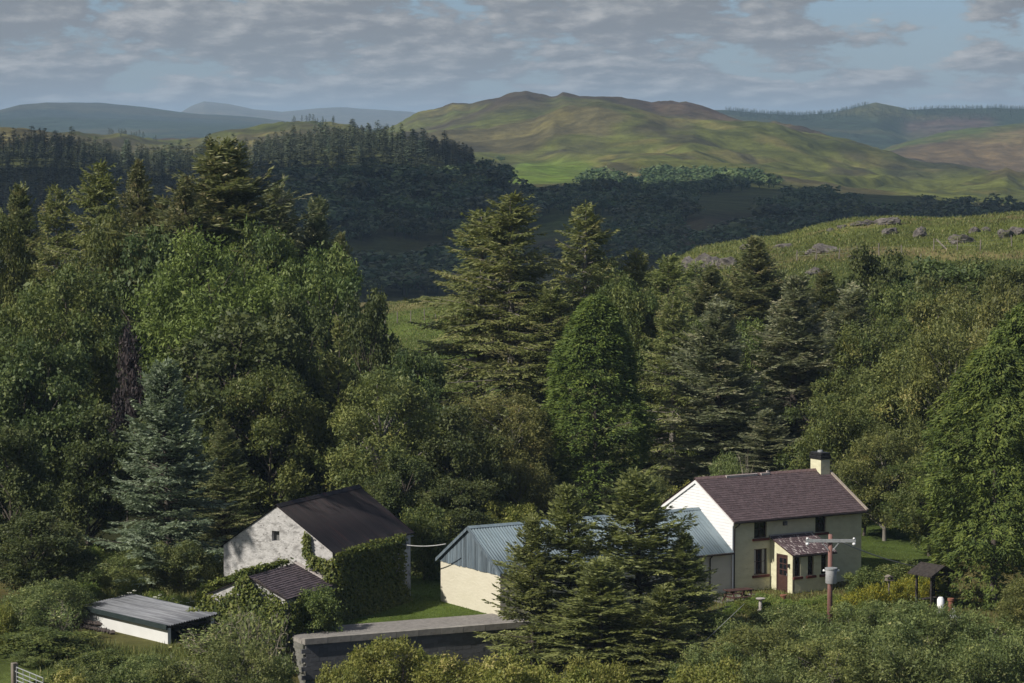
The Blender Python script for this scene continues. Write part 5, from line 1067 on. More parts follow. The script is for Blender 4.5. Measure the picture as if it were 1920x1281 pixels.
T_ = [  # kind, px, depth, top row, width px, name, label
 (SIT[0], 35, 222, 348, 243, 'sitka_spruce', 'ragged dark spruce behind the yellow-green trees at the wood edge'),
 (MID[0], -5, 205, 400, 170, 'broadleaf_tree', 'yellow-green leafy tree in front of the ragged dark spruce'),
 (LAR[1], 185, 208, 308, 320, 'larch_tree', 'tall olive conifer with open sloping limbs beside a slim spruce'),
 (SIT[1], 258, 216, 304, 217, 'sitka_spruce', 'slim spruce between the tall olive conifer and the great spruce'),
 (SIT[0], 425, 205, 264, 537, 'sitka_spruce', 'great broad spruce, tallest tree of the wood'),
 (SIT[1], 345, 200, 335, 256, 'sitka_spruce', 'shorter spruce leaning into the flank of the great broad spruce'),
 (GRY[0], 592, 210, 374, 243, 'sitka_spruce', 'silvery grey spruce behind the bright green ash'),
 (GRY[1], 520, 212, 345, 243, 'sitka_spruce', 'grey-green spruce hard against the great broad spruce'),
 (LAR[0], 105, 214, 352, 240, 'larch_tree', 'open-limbed larch between the ragged dark spruce and the tall olive conifer'),
 (SIT[0], 300, 214, 372, 220, 'sitka_spruce', 'rounded spruce filling the dip beside the slim spruce'),
 (MID[1], 215, 204, 400, 200, 'broadleaf_tree', 'yellow-brown tree rising between tall olive conifer and slim spruce'),
 (SIT[1], 640, 206, 440, 170, 'sitka_spruce', 'low grey-green spruce at the shoulder of the silvery spruce'),
 (MID[0], 480, 200, 420, 220, 'broadleaf_tree', 'grey leafy tree masking the stem of the great broad spruce'),
 (OAK[0], 290, 198, 430, 240, 'sycamore_tree', 'dark large-leaved sycamore behind the bright green ash'),
 (ASH, 405, 186, 432, 350, 'ash_tree', 'bright lime-green ash tree with a rounded crown'),
 (MID[1], 610, 192, 462, 240, 'broadleaf_tree', 'olive leafy tree at the shoulder of the bright ash, facing the valley'),
 (MID[0], 130, 192, 500, 250, 'broadleaf_tree', 'olive leafy tree below the tall olive conifer'),
 (MID[1], 60, 184, 545, 260, 'broadleaf_tree', 'grey-green leafy tree above the dark shaded sycamores'),
 (OAK[1], 430, 178, 588, 340, 'broadleaf_tree', 'dense brown-green tree filling the shade under the bright ash'),
 (COP, 235, 180, 605, 75, 'copper_beech', 'purple-leaved tree tucked behind the blue spruce'),
 (OAK[0], 560, 180, 560, 200, 'sycamore_tree', 'dark green tree under the shoulder of the bright ash'),
 (OAK[1], 70, 170, 640, 250, 'sycamore_tree', 'dark shaded sycamore with big leaves in the wood corner'),
 (OAK[0], 165, 168, 760, 230, 'sycamore_tree', 'dark shaded sycamore standing beside the blue spruce'),
 (OAK[1], 20, 160, 800, 210, 'sycamore_tree', 'low dark sycamore overhanging the shrubs by the garage'),
 (BLU, 312, 160, 680, 290, 'blue_spruce', 'full blue-grey spruce standing above the white garage'),
 (MID[0], 505, 174, 690, 230, 'hawthorn_tree', 'brown-green hawthorn behind the dark barn roof'),
 (SIT[1], 420, 168, 790, 166, 'sitka_spruce', 'shaded dark spruce between the blue spruce and the barn'),
 (SML, 598, 180, 630, 80, 'young_spruce', 'young narrow grey spruce with a bare spike'),
 (SML, 636, 178, 596, 110, 'young_spruce', 'young yellow-green spruce taller than its grey neighbour'),
 (OAK[0], 690, 184, 545, 150, 'sycamore_tree', 'dark large-leaved sycamore beside the gap to the hay field'),
 (OAK[1], 770, 178, 660, 170, 'sycamore_tree', 'dark sycamore below the gap to the hay field'),
 (OLV[0], 712, 172, 690, 250, 'willow_tree', 'grey-olive willow rising behind the ridge of the barn'),
 (OAK[0], 850, 172, 760, 190, 'sycamore_tree', 'deep-shaded tree between the willow and the boarded shed'),
 (LAR[0], 898, 212, 398, 384, 'larch_tree', 'tall larch with outstretched limbs over the hay field'),
 (LAR[1], 958, 208, 366, 409, 'larch_tree', 'tallest larch of the central clump'),
 (LAR[0], 1096, 214, 386, 307, 'larch_tree', 'slender pointed larch behind the dense cypress'),
 (LAR[1], 1035, 205, 540, 332, 'larch_tree', 'short larch filling the gap beside the dense cypress'),
 (CYP[0], 1117, 186, 556, 215, 'cypress_tree', 'dense dark green columnar cypress'),
 (OLV[1], 960, 184, 740, 220, 'willow_tree', 'olive willow beside the foot of the dense cypress'),
 (OLV[0], 905, 180, 800, 160, 'willow_tree', 'olive bush willow behind the golden shrub'),
 (OLV[1], 975, 174, 862, 140, 'willow_tree', 'pale olive willow just behind the blue-grey shed roof'),
 (LAR[0], 1190, 216, 470, 217, 'larch_tree', 'yellowish larch just past the dense cypress'),
 (LAR[1], 1255, 212, 480, 256, 'larch_tree', 'bushy larch in front of the rocky end of the knoll'),
 (SIT[0], 1545, 214, 505, 220, 'sitka_spruce', 'broad green spruce between the silvery spruces'),
 (SIT[1], 1215, 206, 545, 200, 'sitka_spruce', 'green spruce shouldering the dense cypress'),
 (MID[1], 1300, 202, 600, 190, 'broadleaf_tree', 'leafy tree over the bare trunks behind the cottage'),
 (MID[1], 1410, 200, 600, 190, 'broadleaf_tree', 'green tree between the two grey spruces'),
 (MID[0], 1640, 196, 600, 210, 'broadleaf_tree', 'broad green tree behind the yellow-olive willow'),
 (OLV[0], 1780, 206, 520, 230, 'willow_tree', 'olive willow under the wide dark thicket tree'),
 (MID[1], 1150, 220, 488, 170, 'broadleaf_tree', 'leafy tree behind the yellowish larch'),
 (LAR[0], 1310, 226, 492, 243, 'larch_tree', 'larch directly under the rocky end of the knoll'),
 (MID[0], 1385, 230, 505, 200, 'broadleaf_tree', 'bushy tree at the foot of the knoll rocks'),
 (MID[1], 1460, 228, 520, 190, 'broadleaf_tree', 'leafy tree between dark spruce and silvery spruce'),
 (OLV[1], 1540, 230, 540, 170, 'willow_tree', 'olive willow below the knoll pasture'),
 (MID[0], 1600, 230, 525, 170, 'broadleaf_tree', 'leafy tree at the foot of the knoll pasture'),
 (MID[0], 1170, 205, 520, 170, 'broadleaf_tree', 'leafy tree squeezed between cypress and larch'),
 (LAR[0], 1262, 196, 560, 243, 'larch_tree', 'yellow-green larch beside the dark bare trunks'),
 (GRY[1], 1345, 190, 566, 256, 'sitka_spruce', 'grey-green spruce straight behind the cottage ridge'),
 (SIT[0], 1415, 226, 446, 243, 'sitka_spruce', 'dark spruce overlapping the rocks of the knoll'),
 (SIT[1], 1330, 220, 500, 230, 'sitka_spruce', 'deep green spruce below the rocky end of the knoll'),
 (GRY[0], 1492, 197, 520, 294, 'sitka_spruce', 'tall silvery spruce behind the cottage chimney'),
 (GRY[1], 1592, 202, 542, 256, 'sitka_spruce', 'silver-grey spruce beside the olive thicket'),
 (OAK[0], 1640, 222, 462, 190, 'broadleaf_tree', 'dark tree breaking the skyline of the knoll pasture'),
 (OAK[1], 1740, 222, 488, 290, 'broadleaf_tree', 'wide dark thicket tree under the knoll pasture'),
 (MID[0], 1850, 222, 488, 260, 'broadleaf_tree', 'leafy tree under the pasture where the knoll fence ends'),
 (MID[1], 1700, 210, 535, 220, 'broadleaf_tree', 'green tree between the silver spruce and the olive thicket'),
 (OLV[0], 1810, 196, 560, 240, 'willow_tree', 'tall olive willow above the big cypress'),
 (OLV[1], 1710, 184, 650, 270, 'willow_tree', 'broad yellow-olive willow behind the garden lawn'),
 (OLV[1], 1790, 178, 605, 260, 'willow_tree', 'yellow-olive willow between the broad willow and the big cypress'),
 (MID[0], 1625, 188, 690, 220, 'broadleaf_tree', 'rounded green tree beside the mid-green one near the chimney'),
 (OLV[0], 1890, 186, 520, 220, 'willow_tree', 'yellow-olive willow towering behind the big cypress'),
 (MID[1], 1560, 180, 740, 190, 'broadleaf_tree', 'mid-green tree close behind the cottage chimney'),
 (GRY[0], 1440, 186, 770, 192, 'sitka_spruce', 'low spruce behind the cottage roof slope'),
 (OLV[0], 1660, 174, 800, 180, 'willow_tree', 'olive bush overhanging the lawn beside the cottage'),
 (CYP[1], 1868, 152, 650, 290, 'cypress_tree', 'big loose green cypress leaning over the garden shelter'),
 (CYP[1], 1935, 164, 570, 260, 'cypress_tree', 'tall green cypress behind the one over the garden shelter'),
 (MID[1], 1745, 168, 850, 170, 'broadleaf_tree', 'mid-green tree over the yellow flower border'),
 (OAK[1], 1620, 176, 850, 130, 'broadleaf_tree', 'dark tree at the rear corner of the cottage'),
]
for t in T_: place(*t)
U_ = [  # shrubs and lower growth
 (DRK[0], 1195, 143, 884, 360, 'spruce_tree', 'tallest dark spruce in front of the blue-grey roof', 'tree'),
 (DRK[1], 1066, 142, 912, 290, 'spruce_tree', 'middle dark spruce in front of the blue-grey roof', 'tree'),
 (DRK[0], 1000, 141, 968, 230, 'spruce_tree', 'smallest dark spruce, covering the corner of the cream wall', 'tree'),
 (DRK[1], 1285, 142, 1000, 210, 'spruce_tree', 'dark spruce beside the picnic table', 'tree'),
 (DRK[0], 1130, 138, 1050, 320, 'spruce_tree', 'squat dark spruce in front of the two tall ones', 'tree'),
 (DRK[1], 1240, 137, 1100, 260, 'spruce_tree', 'squat dark spruce below the picnic table', 'tree'),
 (GLD[0], 962, 171, 938, 150, 'golden_shrub', 'rounded golden-brown shrub behind the shed ridge', 'shrub'),
 (BSH[0], 800, 160, 945, 120, 'leafy_shrub', 'pale green shrub at the far corner of the barn', 'shrub'),
 (SHR[0], 1240, 168, 890, 90, 'leafy_shrub', 'upright pale shrub behind the white cottage gable', 'shrub'),
 (GLD[1], 1290, 172, 905, 110, 'golden_shrub', 'bright shrub glimpsed between cottage gable and dark wood', 'shrub'),
 (DED, 1400, 166, 846, 110, 'dead_bush', 'bare grey branches of a dead bush above the cottage ridge', 'bush'),
 (SHR[1], 1360, 172, 850, 100, 'leafy_shrub', 'dark bush beside the bare dead branches', 'shrub'),
 (BSH[0], 600, 143.2, 1098, 95, 'leafy_shrub', 'round grey-green bush at the outhouse corner', 'shrub'),
 (GLD[0], 725, 136, 1192, 180, 'golden_shrub', 'golden-green bush against the dark block wall', 'shrub'),
 (GLD[1], 860, 134, 1228, 200, 'golden_shrub', 'low golden-green bush beside the dark spruces', 'shrub'),
 (GLD[0], 640, 132, 1240, 130, 'golden_shrub', 'yellow-green bush below the pale end of the block wall', 'shrub'),
 (GLD[1], 960, 131, 1225, 200, 'golden_shrub', 'yellow bush at the feet of the smallest spruce', 'shrub'),
 (GLD[0], 1130, 130.5, 1232, 180, 'golden_shrub', 'bright yellow bush below the squat spruce', 'shrub'),
 (GLD[1], 1060, 130, 1250, 170, 'golden_shrub', 'small golden bush between two yellow bushes', 'shrub'),
 (TWG[0], 395, 137.5, 1158, 150, 'twiggy_elder', 'half-bare twiggy elder at the open end of the garage', 'bush'),
 (TWG[1], 470, 136.5, 1135, 170, 'twiggy_elder', 'pale twiggy bush between garage and block wall', 'bush'),
 (TWG[0], 345, 133, 1222, 130, 'twiggy_elder', 'straggling bare-stemmed bush below the garage wall', 'bush'),
 (SHR[0], 440, 133, 1200, 170, 'leafy_shrub', 'grey-green shrub under the twiggy bushes', 'shrub'),
 (SHR[1], 520, 134, 1228, 90, 'leafy_shrub', 'grey shrub masking the foot of the pale block end', 'shrub'),
 (TWG[1], 105, 141, 1130, 110, 'twiggy_elder', 'brown twiggy bush beside the rubble wall', 'bush'),
 (SHR[1], 100, 146, 1085, 170, 'leafy_shrub', 'shaded shrub below the dark sycamores', 'shrub'),
 (SHR[0], 40, 142, 1105, 170, 'leafy_shrub', 'leafy shrub rising behind the field gate', 'shrub'),
 (BSH[0], 90, 138, 1180, 190, 'leafy_shrub', 'mid-green bramble mound behind the gate rails', 'shrub'),
 (BSH[0], 150, 133, 1230, 120, 'leafy_shrub', 'green bramble mound under the rubble wall', 'shrub'),
 (SHR[0], 250, 132, 1238, 150, 'leafy_shrub', 'low shrub below the white garage wall', 'shrub'),
 (BSH[0], 195, 134.5, 1218, 120, 'leafy_shrub', 'bramble mound hiding the foot of the rubble wall', 'shrub'),
 (SHR[1], 275, 133, 1226, 120, 'leafy_shrub', 'olive shrub just below the garage wall foot', 'shrub'),
 (BSH[0], 320, 130.5, 1244, 130, 'leafy_shrub', 'low bramble below the bare-stemmed bush', 'shrub'),
 (SHR[0], 175, 130, 1250, 130, 'leafy_shrub', 'grey-green shrub between the gate and the bramble mounds', 'shrub'),
 (SHR[1], 60, 136.5, 1215, 110, 'leafy_shrub', 'grey shrub pressed against the gate rails', 'shrub'),
 (GLD[0], 5, 140, 1130, 60, 'golden_shrub', 'small yellow-green bush beyond the gatepost', 'shrub'),
 (GLD[1], 135, 130, 1255, 130, 'golden_shrub', 'pale bush beyond the swinging end of the gate', 'shrub'),
 (BSH[0], 240, 129, 1258, 150, 'leafy_shrub', 'green bush in the hollow below the garage', 'shrub'),
 (SHR[0], 1395, 141, 1158, 190, 'leafy_shrub', 'hedge shrub below the picnic table', 'shrub'),
 (SHR[1], 1480, 143, 1134, 180, 'leafy_shrub', 'hedge shrub in front of the porch', 'shrub'),
 (SHR[0], 1625, 143, 1122, 160, 'leafy_shrub', 'hedge shrub just past the power pole', 'shrub'),
 (SHR[1], 1700, 142, 1124, 190, 'leafy_shrub', 'hedge shrub in front of the yellow flowers', 'shrub'),
 (SHR[1], 1530, 139, 1168, 190, 'leafy_shrub', 'shrub crowding the foot of the power pole', 'shrub'),
 (SHR[0], 1650, 138, 1160, 220, 'leafy_shrub', 'grey-green shrub below the hedge line', 'shrub'),
 (SHR[1], 1765, 141, 1133, 150, 'leafy_shrub', 'grey-green shrub below the white water butt', 'shrub'),
 (SHR[0], 1850, 141, 1150, 200, 'leafy_shrub', 'shrub in the shade of the big cypress', 'shrub'),
 (OLV[1], 1925, 142, 1080, 150, 'willow_tree', 'olive bush willow in front of the big cypress trunk', 'tree'),
 (OLV[0], 1440, 134, 1165, 230, 'willow_tree', 'broad olive-brown bush below the stay wire', 'shrub'),
 (SHR[0], 1350, 134, 1200, 180, 'leafy_shrub', 'shrub beside the squat dark spruces', 'shrub'),
 (OLV[1], 1560, 132, 1200, 230, 'willow_tree', 'olive bush in front of the power pole shrubs', 'shrub'),
 (SHR[1], 1680, 132, 1205, 240, 'leafy_shrub', 'dense grey-green shrub deep in the lower thicket', 'shrub'),
 (SHR[0], 1800, 132, 1205, 240, 'leafy_shrub', 'dense shrub below the wire garden chair', 'shrub'),
 (SHR[1], 1900, 133, 1190, 200, 'leafy_shrub', 'grey shrub below the olive bush willow', 'shrub'),
 (GLD[0], 1330, 129, 1240, 190, 'golden_shrub', 'yellow-green bush beneath the leafy shrubs by the spruces', 'shrub'),
 (SHR[0], 1450, 129, 1235, 200, 'leafy_shrub', 'low shrub at the lip of the slope below the olive-brown bush', 'shrub'),
 (BSH[0], 1622, 153, 1062, 75, 'leafy_shrub', 'rounded green bush at the corner of the cottage', 'shrub'),
 (BSH[0], 1700, 155, 1050, 110, 'leafy_shrub', 'light green bush behind the yellow flowers', 'shrub'),
 (BSH[0], 420, 150.0, 1046, 90, 'leafy_shrub', 'elder bush at the shaded foot of the barn gable', 'shrub'),
 (SHR[1], 250, 158, 1030, 150, 'leafy_shrub', 'scrubby bush at the foot of the blue spruce', 'shrub'),
 (SHR[0], 340, 157, 1010, 150, 'leafy_shrub', 'scrubby bush with a pale broken branch under the blue spruce', 'shrub'),
 (SHR[1], 130, 157, 1040, 150, 'leafy_shrub', 'dark bush under the shaded sycamores', 'shrub'),
 (OAK[0], 60, 152, 960, 210, 'broadleaf_tree', 'dark undergrowth tree at the corner of the yard', 'tree'),
 (OAK[1], 850, 166, 900, 170, 'broadleaf_tree', 'shaded dark bush between barn and boarded gable', 'shrub'),
 (OAK[0], 760, 168, 850, 160, 'broadleaf_tree', 'dark bush behind the far end of the barn', 'shrub'),
]
HIGH = broadleaf(201, 27, 4.4, L_oak, base=0.48, lobes=26, leaf=0.34, wid=0.24, nleaf=16000)
for k, (x, y, h, w) in enumerate([(-31.0, 141.0, 29, 8.8)]):      # tall trees of the wood edge just beyond the picture, whose shade falls on the barn gable
    g = float(ground(x, y)); o = empty('sycamore_tree', (x, y, g - 0.2), k * 2.0); kd = HIGH; o.scale = (w / 2 / kd[3], w / 2 / kd[3], h / kd[2])
    for nm, me in (('crown', kd[0]), ('trunk', kd[1])): c_ = bpy.data.objects.new(nm, me); C.objects.link(c_); c_.parent = o
    tag(o, 'tall sycamore at the wood edge throwing shade across the yard', 'tree')
for t in U_: place(*t[:7], cat=t[7])
# ivy on the barn and outhouse
def ivy_on(name, quads, n, label, parent_frame, thick=0.30, mat=L_ivy, leaf=0.15, seed=1, skip=None):
    r = np.random.default_rng(seed); A = Acc()
    areas = np.array([np.linalg.norm(np.cross(np.subtract(q[1], q[0]), np.subtract(q[3], q[0]))) for q in quads]); cnt = (n * areas / areas.sum()).astype(int)
    for q, c in zip(quads, cnt):
        q = [np.array(v, float) for v in q]; nrm = unit(np.cross(q[1] - q[0], q[3] - q[0])[None])[0]
        u, v = r.random(c), r.random(c)
        P = ((1 - u) * (1 - v))[:, None] * q[0] + (u * (1 - v))[:, None] * q[1] + (u * v)[:, None] * q[2] + ((1 - u) * v)[:, None] * q[3]
        lump = fbm(u * 7 + seed, v * 5, seed, 4); off = thick * (0.15 + 1.15 * lump) * (0.55 + 0.45 * r.random(c))
        P = P + nrm * off[:, None] + r.normal(0, 0.05, P.shape)
        Nn = unit(nrm * 0.7 + np.array([0, 0, 0.45]) + r.normal(0, 0.45, P.shape)); Dl = unit(perp(Nn, r) + np.array([0, 0, -0.5]))
        A.add(*kites(P, Dl, Nn, leaf * r.uniform(0.7, 1.2, c), leaf * 0.75 * r.uniform(0.7, 1.2, c), 0.30 + 0.5 * (lump - 0.3) + r.normal(0, 0.16, c) + 0.12 * v, curl=0.08))
    root = empty(name, parent_frame.location, parent_frame.rotation_euler[2]); tag(root, label, 'ivy')
    o = link('leaves', A.mesh('leaves', mat), None, root); o['kind'] = 'stuff'
    st = Acc()
    for k in range(14):
        q = quads[k % len(quads)]; a = np.array(q[0]) + (np.array(q[1]) - np.array(q[0])) * r.random(); b = np.array(q[3]) + (np.array(q[2]) - np.array(q[3])) * r.random()
        t = np.linspace(0, 1, 8)[:, None]; p = a * (1 - t) + b * t; p[1:-1] += r.normal(0, 0.06, (6, 3)); st.add(*tube_np(p, np.linspace(0.03, 0.01, 8), 5))
    link('stems', st.mesh('stems', M_bark, True), None, root); return root
xb = BL_ - 1.6
ivy_on('wall_ivy', [[(-0.05, 0.0, -0.3), (xb, 0.0, -0.3), (xb, 0.0, BE - 0.15), (-0.05, 0.0, BE + 0.05)], [(1.0, -0.25, BE - 0.35), (xb, -0.3, BE - 0.4), (xb, 0.0, BE - 0.05), (1.0, 0.0, BE - 0.05)], [(0, -0.5, -0.3), (xb, -0.7, -0.3), (xb, 0, 1.0), (0, 0, 1.0)]], 20000,
       'thick green ivy covering the long side wall of the barn', barn, 0.45, seed=3)
ivy_on('gable_ivy', [[(-0.02, 0.55, 1.9), (-0.02, -0.1, 1.9), (-0.02, -0.1, 3.2), (-0.02, 0.45, 3.0)], [(-0.02, 1.5, 2.75), (-0.02, 0.5, 2.5), (-0.02, 0.5, 3.1), (-0.02, 1.15, 3.3)], [(-0.02, 1.75, 3.3), (-0.02, 1.2, 3.0), (-0.02, 1.35, 4.3), (-0.02, 1.55, 4.35)]], 1500,
       'patch of reddish-green ivy creeping up the whitewashed gable', barn, 0.16, seed=5)
ivy_on('outhouse_ivy', [[(-LL, ly1 + 0.2, -0.5), (-LL, ly0 - 0.1, -0.5), (-LL, ly0 - 0.1, LE - 0.05), (-LL, ly1 + 0.2, LE - 0.05)], [(-LL, lym + 1.1, LE - 0.1), (-LL, lym - 1.1, LE - 0.1), (-LL, lym - 0.1, LR_ - 0.02), (-LL, lym + 0.1, LR_ - 0.02)],
        [(-LL, ly0, -0.4), (-0.3, ly0, -0.4), (-0.3, ly0, LE - 0.15), (-LL, ly0, LE - 0.1)], [(-LL, lym, LR_ - 0.02), (-0.2, lym, LR_ - 0.04), (-0.2, ly1 + 0.2, LE), (-LL, ly1 + 0.2, LE)],
        [(-LL - 0.05, lym - 0.15, LR_ - 0.05), (-LL + 0.25, lym - 0.3, LR_ - 0.1), (-LL + 0.2, ly0, LE), (-LL - 0.05, ly0, LE)],
        [(-LL - 1.3, ly1 + 1.0, -0.6), (-LL - 1.3, ly0, -0.6), (-LL, ly0, 0.9), (-LL, ly1 + 1.0, 0.9)], [(-LL, ly1 + 0.3, -0.3), (-LL, ly1 + 0.3, LE), (-0.2, ly1 + 0.3, LE), (-0.2, ly1 + 0.3, -0.3)]], 26000, 'dense yellow-green ivy swallowing the low outhouse', barn, 0.48, seed=7)

# weeds, flowers, grass
def scatter(n, px0, px1, d0, d1, poly=None, seed=0):
    r = np.random.default_rng(seed); out = np.zeros((0, 3))
    while len(out) < n:
        d = r.uniform(d0, d1, n * 2); px = r.uniform(px0, px1, n * 2); x = (px - 960) / F * d; z = ground(x, d)
        P = np.c_[x, d, z]
        if poly is not None: u, v = project(P); P = P[inpoly(u, v, poly)]
        if len(P) == 0: break
        out = np.r_[out, P]
    return out[:n]
def grass(name, P, hgt, mat, label, seed=0, wid=0.03, lean=0.35):
    r = np.random.default_rng(seed); n = len(P); Dv = unit(np.array([0, 0, 1.0]) + r.normal(0, lean, (n, 3)) * [1, 1, 0.3]); Nn = perp(Dv, r)
    A = Acc(); A.add(*kites(P - [0, 0, 0.03], Dv, Nn, hgt * r.uniform(0.5, 1.3, n), wid, 0.45 + r.normal(0, 0.22, n) + 0.6 * (fbm(P[:, 0] / 1.7, P[:, 1] / 1.7, seed, 3) - 0.5), mid=0.35))
    o = link(name, A.mesh(name, mat)); tag(o, label, 'grass', kind='stuff'); return o
L_grass = leaf_mat('rough_grass_blades', (0.068, 0.089, 0.024), (0.142, 0.146, 0.046), (0.230, 0.189, 0.095), 0.25, var=0.0)
L_lawn = leaf_mat('lawn_blades', (0.058, 0.092, 0.018), (0.105, 0.140, 0.030), (0.15, 0.15, 0.05), 0.25, var=0.0)
def clear_garage(P):
    dx, dy = P[:, 0] - G0[0], P[:, 1] - G0[1]; u = dx * math.cos(GYW) + dy * math.sin(GYW); v = -dx * math.sin(GYW) + dy * math.cos(GYW)
    return P[~((u > -0.6) & (u < GL + 0.6) & (v > -2.2) & (v < GWD + 0.3))]
grass('rough_grass', clear_garage(np.r_[scatter(26000, 60, 470, 141, 172, seed=1), scatter(8000, 60, 620, 128, 141, seed=2)]), 0.42, L_grass, 'rough yellowish grass round the garage and up to the trees', 3, 0.04)
grass('lawn_grass', np.r_[scatter(24000, 560, 1000, 143, 163, [(540, 1215), (690, 1070), (760, 1050), (840, 1050), (1000, 1140), (1000, 1190)], seed=4), scatter(9000, 1590, 1780, 150, 185, seed=5)], 0.085, L_lawn, 'short bright green lawn grass between the buildings', 6, 0.03)
grass('bank_grass', scatter(16000, 1310, 1930, 136, 158, seed=7), 0.25, L_grass, 'rough grass between the hedge shrubs and cottage', 8, 0.035)
kn = scatter(36000, 1150, 1990, 285, 362, seed=9); grass('knoll_grass', kn, 0.36, L_grass, 'pale tufted grass over the rocky knoll', 10, 0.10, 0.5)
grass('field_grass', scatter(14000, 690, 900, 290, 362, seed=11), 0.22, L_grass, 'hay field grass seen through the gap in the trees', 12, 0.08, 0.5)
r_ = random.Random(77)
for k in range(34):
    px = r_.uniform(120, 470); d = r_.uniform(147, 165); p = at(px, 1100, d)
    loc = block_local(p[0], p[1])
    o = place(WEE[k % 2], px, d, 250 + F * (ZC - ground(p[0], p[1])) / d - r_.uniform(22, 45), r_.uniform(45, 85), 'weed_clump', 'leafy green weed clump in the rough grass above the garage', 'weeds', 'weed clumps in the rough grass')
for k in range(26):
    px = r_.uniform(1330, 1620); d = r_.uniform(147.5, 151.5); p = at(px, 1100, d)
    place(WEE[k % 2], px, d, 250 + F * (ZC - ground(p[0], p[1])) / d - r_.uniform(16, 32), r_.uniform(40, 70), 'garden_plant', 'low bright green plant in the border below the cottage wall', 'plant', 'border plants in front of the cottage')
FLW = broadleaf(191, 1.1, 0.8, L_flower, base=0.0, lobes=14, leaf=0.13, wid=0.035, nleaf=2600, trunks=3, upr=0.9, lob=(0.25, 0.42))
for k, (px, d) in enumerate([(1605, 150.5), (1622, 150), (1640, 150.8), (1655, 151), (1690, 151.5), (1706, 152), (1722, 151.6), (1735, 152), (1748, 152.4), (1590, 149.5), (1675, 152.5), (1715, 153), (1740, 153.2)]):
    p = at(px, 1100, d)
    place(FLW, px, d, 250 + F * (ZC - ground(p[0], p[1])) / d - 38 - 8 * (k % 3), 50, 'flower_clump', 'clump of tall yellow flowers in the garden border', 'flowers', 'yellow flower clumps by the shelter')
def umbel(seed):
    r = np.random.default_rng(seed); A = Acc(); B = Acc()
    for s in range(6):
        top = np.array([r.normal(0, 0.25), r.normal(0, 0.25), r.uniform(0.8, 1.3)]); B.add(*tube_np(np.linspace([0, 0, 0], top, 4), 0.010, 4))
        n = 60; a = r.random(n) * 6.28; q = np.sqrt(r.random(n)) * 0.10; P = top + np.c_[np.cos(a) * q, np.sin(a) * q, r.normal(0.01, 0.012, n)]
        A.add(*kites(P, np.c_[np.cos(a), np.sin(a), np.zeros(n)], unit(np.array([0, 0, 1.0]) + r.normal(0, 0.2, (n, 3))), 0.05, 0.045, r.random(n)))
    return A.mesh('crown', L_umbel), B.mesh('trunk', L_weed), 1.3, 0.35
UM = umbel(5)
for k, (px, py) in enumerate([(297, 1113), (240, 1108), (357, 1122), (392, 1106), (330, 1124), (250, 1242)]):
    d = 150.5 if py < 1200 else 133; p = at(px, py, d); o = empty('cow_parsley', (p[0], p[1], float(ground(p[0], p[1]))), k * 1.3); s = max((p[2] - o.location.z) / 1.25, 0.6); o.scale = (s, s, s)
    for nm, me in (('flower_heads', UM[0]), ('stems', UM[1])): c_ = bpy.data.objects.new(nm, me); C.objects.link(c_); c_.parent = o
    tag(o, 'white-flowered cow parsley standing in rough grass near the garage', 'wildflower', 'cow parsley round the garage')

# ---------------------------------------------------------------- distant woods
def far_conifer(seed, n=130):
    r = np.random.default_rng(seed); A = Acc(); H = 1.0; h = r.random(n) ** 0.8 * 0.97; a = r.random(n) * 6.28
    rad = 0.155 * (1 - h) ** 0.75 * r.uniform(0.35, 1.0, n); out = np.c_[np.cos(a), np.sin(a), np.zeros(n)]
    P = out * rad[:, None] * 0.4 + np.c_[np.zeros((n, 2)), h + 0.03]
    A.add(*kites(P, out + [0, 0, -0.25], unit(np.array([0, 0, 1.0]) + out * 0.6 + r.normal(0, 0.3, (n, 3))), 0.045 + rad * 0.85, 0.055, 0.35 + 0.3 * h + r.normal(0, 0.15, n)))
    V, Fq = tube_np(np.c_[np.zeros((4, 2)), np.linspace(0, 1, 4)], [0.012, 0.010, 0.006, 0.002], 4); A.add(V, Fq, np.full(len(V), 0.02)); return A
def far_broad(seed):
    r = np.random.default_rng(seed); A = Acc(); n = 190; lob = np.c_[r.normal(0, 0.19, (7, 2)), r.uniform(0.45, 0.76, 7)]; k = r.integers(0, 7, n)
    v = unit(r.normal(size=(n, 3))); v[:, 2] = np.where(r.random(n) < 0.75, abs(v[:, 2]), v[:, 2]); P = lob[k] + v * (0.25 * r.uniform(0.7, 1.05, n))[:, None]; P[:, 2] = np.clip(P[:, 2], 0.04, 1)
    Nn = unit(v + r.normal(0, 0.35, v.shape)); A.add(*kites(P - perp(Nn, r) * 0.05, perp(Nn, r), Nn, 0.17, 0.13, np.clip(0.4 + 0.2 * (k % 3 - 1) + r.normal(0, 0.1, n), 0, 1)))
    V, Fq = tube_np(np.c_[np.zeros((3, 2)), np.linspace(-0.02, 0.78, 3)], [0.03, 0.03, 0.02], 4); A.add(V, Fq, np.full(len(V), 0.02)); return A
L_farcon = leaf_mat('distant_conifer', (0.044, 0.059, 0.037), (0.114, 0.136, 0.075), (0.188, 0.180, 0.120), 0.1, var=0.2)
L_farbro = leaf_mat('distant_broadleaf', (0.044, 0.066, 0.026), (0.114, 0.136, 0.049), (0.164, 0.180, 0.076), 0.15, var=0.2)
L_farcon2 = leaf_mat('far_forest', (0.024, 0.041, 0.024), (0.046, 0.068, 0.038), None, 0.1, var=0.0)
FC = [far_conifer(s) for s in (1, 2, 3, 4)]; FB = [far_broad(s) for s in (1, 2, 3, 4)]; FT = [far_conifer(s, 36) for s in (5, 6, 7)]
FCm = [a.mesh('plantation_conifer', L_farcon) for a in FC]; FBm = [a.mesh('valley_tree', L_farbro) for a in FB]
